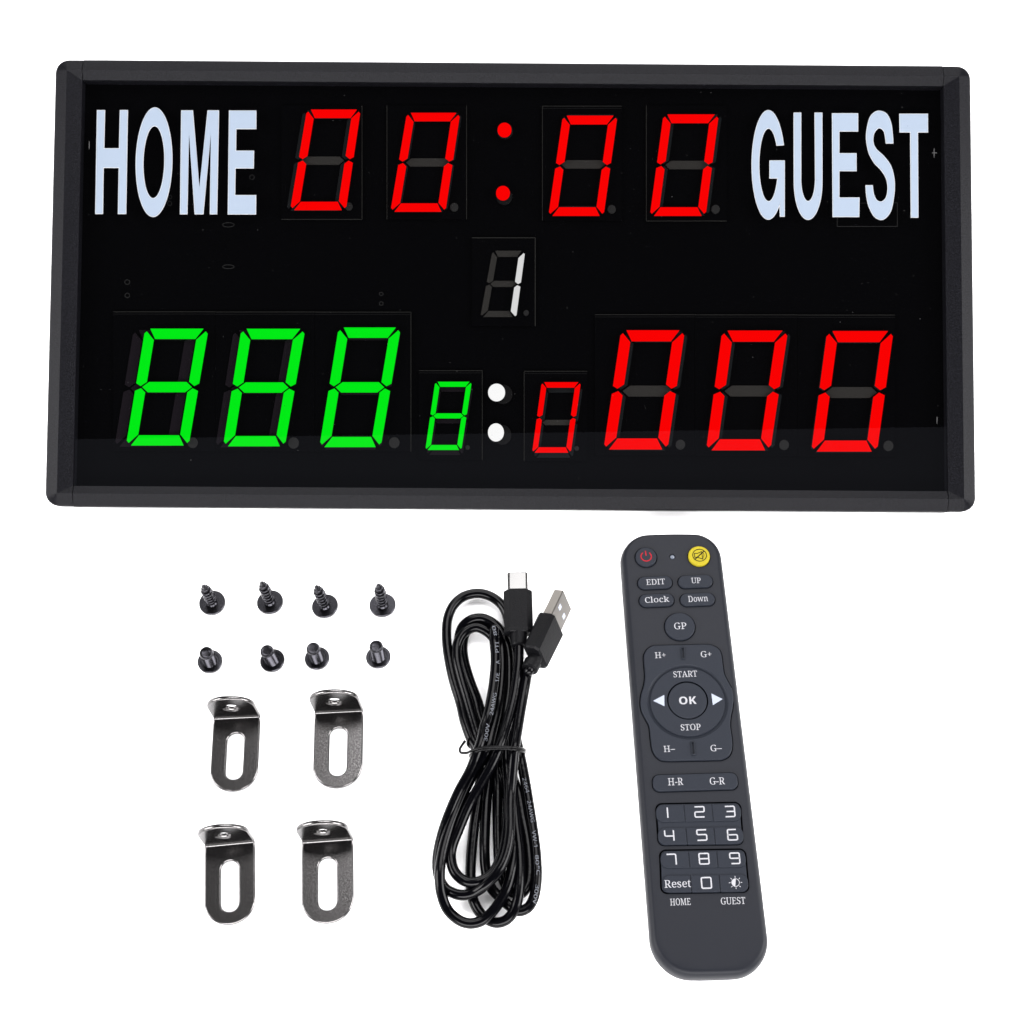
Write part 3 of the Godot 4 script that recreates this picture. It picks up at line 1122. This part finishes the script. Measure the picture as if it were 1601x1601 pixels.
func round_line(pts: PackedVector2Array, r: float) -> PackedVector2Array:
	var out := PackedVector2Array([pts[0]])
	for i in range(1, pts.size() - 1):
		var u := (pts[i - 1] - pts[i])
		var v := (pts[i + 1] - pts[i])
		var rr := minf(r, minf(u.length(), v.length()) * 0.49)
		for k in 6:
			var t := k / 5.0
			var a := pts[i] + u.normalized() * rr
			var b := pts[i] + v.normalized() * rr
			out.append(a.lerp(pts[i], t).lerp(pts[i].lerp(b, t), t))
	out.append(pts[pts.size() - 1])
	return out


func number_strokes(n: String) -> Array:
	var a := Vector2(-1, 1)
	var b := Vector2(1, 1)
	var c := Vector2(1, 0)
	var d := Vector2(1, -1)
	var e := Vector2(-1, -1)
	var f := Vector2(-1, 0)
	match n:
		"1": return [[Vector2(0, 1), Vector2(0, -1)]]
		"2": return [[a, b, c, f, e, d]]
		"3": return [[a, b, d, e], [Vector2(-0.7, 0), c]]
		"4": return [[a, Vector2(-1, -0.1), Vector2(1, -0.1)], [Vector2(0.85, 1), Vector2(0.85, -1)]]
		"5": return [[b, a, Vector2(-1, 0.08), Vector2(1, 0.08), d, e]]
		"6": return [[Vector2(0.8, 1), a, e, d, c, f]]
		"7": return [[a, Vector2(0.9, 1), Vector2(0.9, -1)]]
		"8": return [[Vector2(0, 1), a, Vector2(-1, 0.5), f, Vector2(0, 0), c, Vector2(1, 0.5), b, Vector2(0, 1)], [Vector2(0.6, 0), c, d, e, f, Vector2(-0.6, 0)]]
		"9": return [[Vector2(-0.8, -1), d, b, a, f, c]]
	return [[Vector2(0, 1), a, e, d, b, Vector2(0, 1)]]

# ------------------------------------------------------------------ cable

func layer(l: float) -> float:
	return cord_radius * (1.0 + 1.5 * l)


func usb_cable() -> void:
	var root := thing("usb_cable", "coiled black charging cable with a silver flat plug and a rectangular plug", "cable", Transform3D(Basis(), on_table(775, 1250)))
	var inv := root.transform.affine_inverse()
	var path := PackedVector3Array()
	# part of the photo, then x, y and layer of points along the cord
	var runs := [
		[1, 967, 800, 3.2, 965, 1000, 3.2, 935, 1250, 3.0], [2, 905, 250, 3.0, 850, 450, 3.2, 775, 690, 3.6, 700, 860, 3.4, 600, 1040, 3.0, 470, 1270, 2.5],
		[3, 365, 430, 2.2, 300, 600, 2.0, 288, 730, 2.0, 330, 860, 2.0, 440, 950, 2.0, 570, 950, 2.2, 690, 880, 2.2, 780, 740, 2.0, 830, 560, 1.8, 855, 350, 1.6], [2, 865, 1200, 1.5, 850, 950, 1.5, 830, 700, 1.6, 830, 400, 1.0],
		[1, 865, 1300, 0.9, 872, 1100, 0.9, 860, 880, 1.0, 800, 700, 1.2, 710, 605, 1.3, 600, 555, 1.3, 490, 570, 1.2, 405, 640, 0.9, 368, 760, 0.6, 372, 880, 0.4, 400, 1020, 0.3, 460, 1200, 0.3, 530, 1390, 0.3],
		[2, 560, 360, 0.4, 640, 560, 0.6, 760, 720, 0.8, 870, 920, 0.6], [3, 960, 60, 0.5, 1005, 300, 0.4, 1055, 560, 0.4, 1075, 850, 0.4, 1050, 1000, 0.4, 985, 1070, 0.4, 890, 1050, 0.2, 820, 950, 0.1, 775, 780, 0.1, 758, 500, 0.1, 755, 250, 0.2],
		[2, 755, 1100, 0.3, 745, 900, 0.5, 765, 720, 0.6, 790, 380, 0.3], [1, 810, 1300, 0.3, 800, 1000, 0.3, 740, 790, 0.5, 650, 690, 1.0, 540, 645, 1.2, 430, 690, 1.2, 358, 800, 1.1, 345, 950, 1.0, 385, 1140, 0.9, 450, 1360, 0.9],
		[2, 500, 380, 1.0, 555, 560, 1.2, 605, 700, 1.4, 650, 860, 0.9, 662, 1010, 0.6], [3, 645, 120, 0.5, 630, 400, 0.5, 625, 650, 0.5, 640, 850, 0.3, 690, 1010, 0.2, 780, 1110, 0.2, 870, 1190, 0.4, 940, 1240, 0.6, 1000, 1242, 0.7, 1070, 1200, 0.8, 1120, 1105, 0.9, 1148, 920, 1.0, 1138, 650, 1.0, 1105, 400, 1.0, 1070, 180, 1.0],
		[2, 1035, 1050, 1.1, 985, 790, 1.3, 945, 620, 1.0, 905, 400, 0.4], [1, 900, 1200, 0.2, 890, 900, 0.2, 875, 640, 0.2, 820, 455, 0.3, 735, 365, 0.4, 620, 312, 0.5, 510, 308, 0.5, 400, 345, 0.5, 310, 430, 0.5, 258, 550, 0.5, 243, 700, 0.5, 258, 900, 0.5, 310, 1160, 0.5, 385, 1410, 0.6],
		[2, 425, 430, 0.8, 490, 610, 1.0, 545, 715, 1.2, 590, 880, 0.6, 575, 1080, 0.4], [3, 545, 200, 0.3, 508, 500, 0.2, 488, 750, 0.1, 487, 950, 0.1, 505, 1110, 0.1, 560, 1235, 0.1, 640, 1320, 0.1, 740, 1362, 0.3, 840, 1335, 0.7, 920, 1240, 1.1, 960, 1110, 1.4, 980, 900, 1.5, 975, 650, 1.4, 945, 400, 1.2],
		[2, 915, 1150, 1.0, 900, 900, 1.0, 890, 720, 1.2, 860, 400, 0.5], [1, 850, 1150, 0.5, 840, 920, 0.5, 785, 740, 0.6, 700, 650, 0.7, 600, 612, 0.7, 490, 635, 0.4, 425, 720, 0.1, 405, 850, 0.0, 425, 1000, 0.0, 485, 1200, 0.0, 560, 1400, 0.1],
		[2, 600, 400, 0.3, 680, 700, 0.6, 760, 900, 0.4, 850, 1150, 0.6], [3, 912, 400, 0.9, 922, 620, 1.3, 900, 820, 1.6, 855, 1000, 1.6, 790, 1130, 1.4, 700, 1255, 1.2, 590, 1345, 1.0, 480, 1370, 1.0, 380, 1342, 1.0, 260, 1238, 1.2, 195, 1080, 1.8, 176, 900, 2.4, 195, 700, 2.4, 260, 450, 2.2, 350, 220, 2.0],
		[2, 480, 1020, 2.2, 570, 870, 2.6, 650, 740, 3.0, 705, 540, 2.2, 760, 300, 1.4], [1, 790, 1230, 1.2, 800, 1000, 1.2, 785, 800, 1.4, 755, 705, 2.0, 725, 668, 2.6, 722, 760, 3.0, 735, 940, 3.0, 725, 1140, 3.0, 692, 1370, 3.0, 650, 1550, 3.0],
		[2, 622, 480, 3.2, 588, 640, 3.5, 545, 765, 3.4, 480, 930, 2.9, 370, 1130, 2.4], [3, 262, 290, 2.0, 185, 530, 1.5, 150, 750, 1.1, 168, 900, 0.9, 225, 1010, 0.9, 310, 1065, 1.2, 410, 1085, 1.5, 520, 1060, 1.8, 640, 980, 2.6, 760, 850, 3.0, 840, 680, 3.0, 880, 460, 3.0, 882, 200, 3.0],
		[2, 888, 1130, 3.0, 905, 930, 3.3, 925, 720, 3.7, 955, 520, 3.3, 1000, 250, 3.0], [1, 1028, 1250, 3.0, 1058, 1080, 3.1, 1090, 975, 3.2],
	]
	for r in runs:
		for i in range(1, r.size(), 3):
			path.append(inv * cable_point(r[0], r[i], r[i + 1], layer(r[i + 2])))
	# the last bit runs up into the rectangular plug
	path.remove_at(path.size() - 1)
	var ra := Vector3(0.374, -0.192, -0.917).normalized()
	var rt := inv * cable_point(1, 1410, 365, 0.0066) - ra * 0.0317
	path.append(rt - ra * 0.0075)
	path.append(rt - ra * 0.0030)
	var line := smooth3(path, 7)
	var st := new_st()
	tube(st, line, cord_radius, 14)
	put("cord", st, "cord_vinyl", root)
	flat_plug(root, inv)
	rectangular_plug(root, inv)
	# words printed along the cord
	for w in [["80", 1, 738, 735, 716, 640, 3.0, 12.0], ["PTI", 1, 752, 905, 748, 800, 3.0, 15.0], ["A", 1, 757, 1020, 756, 985, 3.0, 5.5], ["1/E", 1, 748, 1200, 757, 1110, 3.0, 14.0], ["24AWG", 1, 690, 1530, 728, 1310, 3.0, 36.0], ["300V", 2, 632, 640, 660, 465, 3.5, 27.0],
			["2464", 2, 1020, 1005, 1060, 1155, 1.2, 25.0], ["24AWG", 2, 1070, 1235, 1110, 1450, 1.1, 36.0], ["VW-1", 3, 1118, 445, 1140, 605, 1.0, 26.0], ["80°C", 3, 1148, 690, 1165, 890, 1.0, 32.0], ["300V", 3, 1155, 985, 1122, 1180, 0.95, 31.0]]:
		var h := layer(w[6]) + cord_radius * 0.62
		var p0 := inv * cable_point(w[1], w[2], w[3], h)
		var p1 := inv * cable_point(w[1], w[4], w[5], h)
		cable_word(w[0], p0, p1, root, line)
	# the wire twist tie
	var tie_at := Transform3D(Basis(), on_table(770, 1172))
	var ti := tie_at.affine_inverse()
	var tp := PackedVector3Array()
	for p in [[432, 628, 3.4], [405, 665, 3.2], [378, 712, 3.0], [385, 745, 3.0], [440, 750, 3.2], [500, 728, 4.0], [600, 698, 4.6], [760, 690, 5.0], [900, 694, 4.9], [1000, 708, 3.6], [1030, 722, 2.0], [1000, 740, -0.2], [760, 755, -0.4], [520, 780, 0.4], [478, 785, 1.6], [500, 756, 3.4], [600, 722, 4.5], [760, 708, 4.9], [900, 716, 4.8], [1000, 735, 3.4], [1028, 748, 1.8], [990, 760, -0.2], [700, 750, -0.4], [490, 700, 0.6], [455, 650, 1.4], [475, 600, 1.6]]:
		tp.append(ti * cable_point(2, p[0], p[1], maxf(layer(p[2]), 0.0006)))
	st = new_st()
	tube(st, smooth3(tp, 7), 0.00052, 8)
	var tie := put("twist_tie", st, "tie_wire")
	tie.transform = tie_at
	tag(tie, "thin black wire tie wound twice round the middle of the cable bundle", "twist tie")


func cable_point(zone: int, x: float, y: float, h: float) -> Vector3:
	return on_table(660 + x / 6.404, [880, 1060, 1230][zone - 1] + y / 6.404, h)


func cable_word(words: String, p0: Vector3, p1: Vector3, root: Node3D, _line: PackedVector3Array) -> void:
	var along := (p1 - p0).normalized()
	var to_eye := (eye - (root.transform * p0)).normalized()
	var across := to_eye.cross(along).normalized()
	var out := along.cross(across)
	var font := SystemFont.new()
	font.font_names = PackedStringArray(["Droid Sans"])
	var t := TextMesh.new()
	t.text = words
	t.font = font
	t.font_size = 48
	t.pixel_size = 0.001
	t.depth = 0.004
	t.curve_step = 2.0
	var bb := t.get_aabb()
	var o := MeshInstance3D.new()
	o.mesh = t
	o.material_override = mats["print_grey"]
	var b := Basis(along, across, out) * Basis.from_scale(Vector3(p0.distance_to(p1) / bb.size.x, 0.0014 / bb.size.y, 0.03))
	o.transform = Transform3D(b, (p0 + p1) / 2.0 + out * cord_radius * 0.40 - b * bb.get_center())
	adopt(o, "cord_lettering", root)


func loft_box(st: SurfaceTool, at: Transform3D, rings: Array, group := -1) -> void:
	# rings: [distance along z, half width, half thickness, chamfer]
	var loops := []
	for r in rings:
		var c: float = r[3]
		var loop := PackedVector3Array()
		for p in [Vector2(r[1], -r[2] + c), Vector2(r[1], r[2] - c), Vector2(r[1] - c, r[2]), Vector2(-r[1] + c, r[2]), Vector2(-r[1], r[2] - c), Vector2(-r[1], -r[2] + c), Vector2(-r[1] + c, -r[2]), Vector2(r[1] - c, -r[2])]:
			loop.append(at * Vector3(p.x, p.y, r[0]))
		loops.append(loop)
	for i in loops.size() - 1:
		band(st, loops[i], loops[i + 1], group)
	for end in [0, loops.size() - 1]:
		var l: PackedVector3Array = loops[end]
		for i in range(1, 7):
			if end == 0:
				tri(st, l[0], l[i + 1], l[i])
			else:
				tri(st, l[0], l[i], l[i + 1])


func flat_plug(root: Node3D, inv: Transform3D) -> void:
	var h := layer(3.2)
	var p0 := inv * cable_point(1, 967, 705, h)
	var p1 := inv * cable_point(1, 957, 285, h + 0.0002)
	var tip := inv * cable_point(1, 955, 103, h + 0.0003)
	var dir := (p1 - p0).normalized()
	var x := dir.cross(Vector3.UP).normalized()
	var y := dir.cross(x).normalized()
	if y.y < 0:
		y = -y
		x = y.cross(dir)
	var at := Transform3D(Basis(x, y, dir), p0)
	var ln := p0.distance_to(p1)
	var st := new_st()
	loft_box(st, at, [[-0.0004, 0.0056, 0.0030, 0.0022], [0.0, 0.0062, 0.0034, 0.0025], [0.0008, 0.0062, 0.0034, 0.0025], [0.0014, 0.0059, 0.0033, 0.0024], [ln - 0.0006, 0.0059, 0.0033, 0.0022], [ln, 0.0054, 0.0029, 0.0020]])
	var grip := put("plug_grip", st, "plug_plastic", root)
	st = new_st()
	lathe(st, PackedVector2Array([Vector2(0.0, -0.0060), Vector2(0.0021, -0.0060), Vector2(0.0032, -0.0058), Vector2(0.0034, -0.0052), Vector2(0.0035, 0.0)]), 24, at)
	put("strain_relief", st, "plug_plastic", grip)
	st = new_st()
	var l2 := p0.distance_to(tip)
	# an oval metal sleeve, open at the tip
	var rings := []
	for r in [[ln - 0.0002, 0.0], [l2 - 0.0003, 0.0], [l2, 0.00022], [l2 - 0.0002, 0.0005], [l2 - 0.004, 0.0005]]:
		var loop := PackedVector3Array()
		for p in pill(Vector2.ZERO, 0.0043 - r[1], 0.0013 - r[1], 0.00125 - r[1], 0.0, 8):
			loop.append(at * Vector3(p.x, p.y, r[0]))
		rings.append(loop)
	for i in 4:
		band(st, rings[i], rings[i + 1], 1 + i)
	put("plug_sleeve", st, "plug_metal", grip)


func rectangular_plug(root: Node3D, inv: Transform3D) -> void:
	var a := Vector3(0.374, -0.192, -0.917).normalized()
	var w := Vector3(0.306, -0.898, 0.315)
	w = (w - a * w.dot(a)).normalized()
	var t := a.cross(w).normalized()
	if t.dot(Vector3(-0.874, -0.394, -0.272)) < 0:
		t = -t
	var tip := inv * cable_point(1, 1410, 365, 0.0066)
	var neck := tip - a * 0.0135
	var tail := neck - a * 0.0182
	# x = width, y = -thickness (outwards on the broad face that shows), z = towards the tip
	var at := Transform3D(Basis(w, -t, a), tail)
	if at.basis.determinant() < 0:
		at.basis.x = -at.basis.x
	var st := new_st()
	loft_box(st, at, [[-0.0004, 0.0062, 0.0031, 0.0015], [0.0003, 0.0070, 0.0037, 0.0016], [0.0176, 0.0073, 0.0038, 0.0014], [0.0182, 0.0066, 0.0032, 0.0012]])
	var grip := put("plug_grip", st, "plug_plastic", root)
	grip.set_meta("label", "grip of the rectangular plug")
	st = new_st()
	lathe(st, PackedVector2Array([Vector2(0.0, -0.0068), Vector2(0.0021, -0.0068), Vector2(0.0031, -0.0066), Vector2(0.0034, -0.006), Vector2(0.0035, -0.0026), Vector2(0.0030, -0.0024), Vector2(0.0030, 0.0)]), 24, at)
	put("strain_relief", st, "plug_plastic", grip)
	st = new_st()
	var top := 0.0182 + 0.0135
	loft_box(st, at, [[0.0180, 0.0060, 0.00215, 0.0003], [top - 0.0002, 0.0060, 0.00215, 0.0003], [top, 0.0058, 0.00195, 0.0003]])
	put("plug_sleeve", st, "plug_metal_worn", grip)
	for s in [-1.0, 1.0]:
		st = new_st()
		box(st, Vector3(s * 0.0028 - 0.0011, 0.0019, top - 0.0078), Vector3(s * 0.0028 + 0.0011, 0.00222, top - 0.0056), at)
		put("sleeve_window", st, "plug_inside", grip)

# ------------------------------------------------------------------ screws and bolts

func standing(called: String, label: String, category: String, group: String, head: Vector2, tip: Vector2, low: float, length: float) -> Node3D:
	var p0 := on_table(head.x, head.y, low)
	var p1 := on_table(tip.x, tip.y, low + length)
	var z := (p1 - p0).normalized()
	var x := Vector3(1, 0, 0)
	x = (x - z * x.dot(z)).normalized()
	return thing(called, label, category, Transform3D(Basis(x, z.cross(x), z), p0), group)


func screws_and_bolts() -> void:
	var screws := [[331.4, 941.6, 318.5, 914.5, "leftmost of the four pointed black screws, tip leaning left"], [421.8, 940.4, 409.3, 909.0, "second pointed black screw from the left, slim tip leaning left"], [507.6, 946.6, 494.7, 915.0, "third pointed black screw from the left, above the bolts, sharpest tip"], [598.0, 945.0, 592.0, 912.5, "rightmost of the four pointed black screws, nearest the cable, almost upright"]]
	for s in screws:
		var long := 0.0172
		var o := standing("wood_screw", s[4], "screw", "pointed black screws standing on their heads", Vector2(s[0], s[1]), Vector2(s[2], s[3]), 0.0024, long)
		var st := new_st()
		lathe(st, PackedVector2Array([Vector2(0.0, -0.0023), Vector2(0.0018, -0.0022), Vector2(0.0034, -0.0018), Vector2(0.0042, -0.0014), Vector2(0.0052, -0.0013), Vector2(0.0055, -0.0011), Vector2(0.0055, -0.0002), Vector2(0.0053, 0.0), Vector2(0.0, 0.0)]), 40)
		put("head", st, "screw_black", o)
		st = new_st()
		lathe(st, PackedVector2Array([Vector2(0.0023, -0.0001), Vector2(0.0017, 0.0006), Vector2(0.00165, 0.0118), Vector2(0.0011, 0.0148), Vector2(0.0003, long), Vector2(0.0, long)]), 24)
		put("shank", st, "screw_black", o)
		st = new_st()
		var helix := PackedVector3Array()
		for i in 181:
			var f := i / 180.0
			var h := lerpf(0.0012, long - 0.0009, f)
			var r := 0.00185 if h < 0.0118 else lerpf(0.00185, 0.0005, (h - 0.0118) / (long - 0.0128))
			helix.append(Vector3(cos(f * TAU * 6.8) * r, sin(f * TAU * 6.8) * r, h))
		tube(st, helix, 0.00062, 4)
		put("thread", st, "screw_black", o)
	var bolts := [[328.0, 1033.4, 322.2, 1020.2, "leftmost of the four short flat-ended black bolts, its end hollow"], [425.3, 1031.8, 416.8, 1017.0, "second flat-ended black bolt from the left, under a pointed screw"], [495.4, 1028.2, 489.2, 1013.2, "third flat-ended black bolt from the left, close beside the second"], [591.3, 1026.4, 587.9, 1009.5, "rightmost of the four short flat-ended black bolts, nearest the cable"]]
	var n := 0
	for s in bolts:
		var long := 0.0088
		var o := standing("machine_bolt", s[4], "bolt", "short flat-ended black bolts standing on their heads", Vector2(s[0], s[1]), Vector2(s[2], s[3]), 0.0034, long)
		var st := new_st()
		lathe(st, PackedVector2Array([Vector2(0.0, -0.0034), Vector2(0.002, -0.00335), Vector2(0.0036, -0.0030), Vector2(0.0046, -0.0022), Vector2(0.00505, -0.0012), Vector2(0.0051, -0.0006), Vector2(0.0051, -0.0002), Vector2(0.0049, 0.0), Vector2(0.0038, 0.0), Vector2(0.0036, -0.0003), Vector2(0.0, -0.0003)]), 40)
		put("head", st, "screw_black", o)
		st = new_st()
		var prof := PackedVector2Array([Vector2(0.0030, -0.0004)])
		var h := 0.0002
		while h < long - 0.0010:
			prof.append(Vector2(0.00245, h))
			prof.append(Vector2(0.00288, h + 0.00045))
			h += 0.0009
		prof.append_array(PackedVector2Array([Vector2(0.0028, long - 0.0006), Vector2(0.0026, long), Vector2(0.0022, long + 0.00005)]))
		if n in [0, 3]:
			prof.append_array(PackedVector2Array([Vector2(0.0019, long - 0.0006), Vector2(0.0012, long - 0.0008), Vector2(0.0, long - 0.0009)]))
		else:
			prof.append_array(PackedVector2Array([Vector2(0.0016, long - 0.0001), Vector2(0.0, long - 0.0002)]))
		lathe(st, prof, 32)
		put("threaded_shank", st, "screw_black", o)
		n += 1

# ------------------------------------------------------------------ brackets

func bend(x: float, s: float, t: float) -> Vector3:
	# (across, along the strip, through the sheet) of the flat blank to the bent bracket; s = 0 where the bend begins, t = 0 on the upper face
	var r := 0.0009
	var arc := r * PI / 2
	if s <= 0.0:
		return Vector3(x, s, t)
	if s < arc:
		var a := s / r
		return Vector3(x, sin(a) * (r - t), r - cos(a) * (r - t))
	return Vector3(x, r - t, r + (s - arc))


func bent_ring(ring: PackedVector2Array, t: float) -> PackedVector3Array:
	var out := PackedVector3Array()
	for p in ring:
		out.append(bend(p.x, p.y, t))
	return out


func bracket_mesh() -> ArrayMesh:
	var thick := 0.0018
	var hw := 0.0098
	var ln := 0.0306
	var up := 0.0117
	var st := new_st()
	# blank outline, counter-clockwise, with the clipped shoulders the real ones have
	var o := PackedVector2Array()
	for p in ellipse(Vector2(0, up), hw, 0.0088, 30, 12, 168):
		o.append(p)
	o.append(Vector2(-hw, up + 0.0004))
	for k in range(0, 14):
		o.append(Vector2(-hw, up - 0.0004 - k * (up - 0.0004) / 13.0))
	for k in range(1, 12):
		o.append(Vector2(-hw, -(ln - 0.0078) * k / 11.0))
	for p in ellipse(Vector2(0, -ln + 0.0088), hw * 0.985, 0.0088, 34, 192, 348):
		o.append(p)
	for k in range(0, 12):
		o.append(Vector2(hw, -(ln - 0.0078) * (11 - k) / 11.0))
	for k in range(1, 14):
		o.append(Vector2(hw, (up - 0.0004) * k / 13.0))
	o.append(Vector2(hw, up + 0.0004))
	o = ccw(o)
	var slot := resample(pill(Vector2(0, -0.0157), 0.0035, 0.0100, 0.0034, 0.0, 12), 0.0008)
	var hole := ellipse(Vector2(0, up * 0.93), 0.0037, 0.0037, 32)
	var b := 0.0005
	var rings_of := func(ring: PackedVector2Array, sign_: float, group: int) -> void:
		var r0 := inset(ring, b * sign_)
		var r1 := inset(ring, b * 0.3 * sign_)
		var all := [bent_ring(r0, -thick), bent_ring(r1, -thick + b * 0.3), bent_ring(ring, -thick + b), bent_ring(ring, -b), bent_ring(r1, -b * 0.3), bent_ring(r0, 0.0)]
		for i in 5:
			if sign_ > 0:
				band(st, all[i], all[i + 1], group)
			else:
				band(st, all[i + 1], all[i], group)
	rings_of.call(o, 1.0, 1)
	rings_of.call(slot, -1.0, 2)
	# the hole in the short leg is countersunk
	var sink := [bent_ring(scaled(hole, Vector2(0, up * 0.93), 0.62), -thick), bent_ring(scaled(hole, Vector2(0, up * 0.93), 0.62), -0.0009), bent_ring(scaled(hole, Vector2(0, up * 0.93), 0.86), -0.0003), bent_ring(scaled(hole, Vector2(0, up * 0.93), 1.0), 0.0)]
	for i in 3:
		band(st, sink[i + 1], sink[i], 3)
	var top := inset(o, b)
	var pts := top.duplicate()
	var s2 := inset(slot, -b)
	var h2 := hole
	pts.append_array(s2)
	pts.append_array(h2)
	for i in 9:
		for j in range(-8, 9):
			pts.append(Vector2(j * 0.00112, i * 0.00141 / 8.0))
	var idx := Geometry2D.triangulate_delaunay(nudged(in_mm(pts)))
	for i in range(0, idx.size(), 3):
		var p := [pts[idx[i]], pts[idx[i + 1]], pts[idx[i + 2]]]
		var m: Vector2 = (p[0] + p[1] + p[2]) / 3.0
		if not Geometry2D.is_point_in_polygon(m * 1000.0, in_mm(top)) or Geometry2D.is_point_in_polygon(m * 1000.0, in_mm(s2)) or Geometry2D.is_point_in_polygon(m * 1000.0, in_mm(h2)):
			continue
		if (p[1] - p[0]).cross(p[2] - p[0]) < 0:
			p = [p[0], p[2], p[1]]
		tri(st, bend(p[0].x, p[0].y, 0), bend(p[1].x, p[1].y, 0), bend(p[2].x, p[2].y, 0), 5)
		tri(st, bend(p[0].x, p[0].y, -thick), bend(p[2].x, p[2].y, -thick), bend(p[1].x, p[1].y, -thick), 6)
	st.generate_normals()
	return st.commit()


func brackets() -> void:
	var shape := bracket_mesh()
	# middle of the fold in the photo, and the turn on the table
	for a in [[370.0, 1125.2, 1.2, 0.985, "dark metal angle bracket, upper left of four, under the leftmost bolt"], [529.6, 1116.2, 1.4, 1.02, "dark metal angle bracket, upper right of four, highest and nearest the cable"], [359.0, 1323.0, 4.2, 1.01, "dark metal angle bracket, lower left of four, its fold most tilted"], [511.8, 1318.0, 2.8, 1.035, "dark metal angle bracket, lower right of four, its plate shining lightest"]]:
		var m := MeshInstance3D.new()
		m.mesh = shape
		m.material_override = mats["bracket_nickel"]
		# it rests on its left edge and is tipped a little, as the photo shows its right edge
		m.transform = Transform3D(Basis(Vector3.UP, deg_to_rad(a[2])) * Basis(Vector3(0, 0, 1), deg_to_rad(4.5)) * Basis(Vector3(1, 0, 0), Vector3(0, 0, -1), Vector3(0, 1, 0)) * Basis.from_scale(Vector3.ONE * a[3]), on_table(a[0], a[1], 0.0026))
		adopt(m, "angle_bracket", self)
		tag(m, a[4], "bracket", "slotted angle brackets laid on the paper")
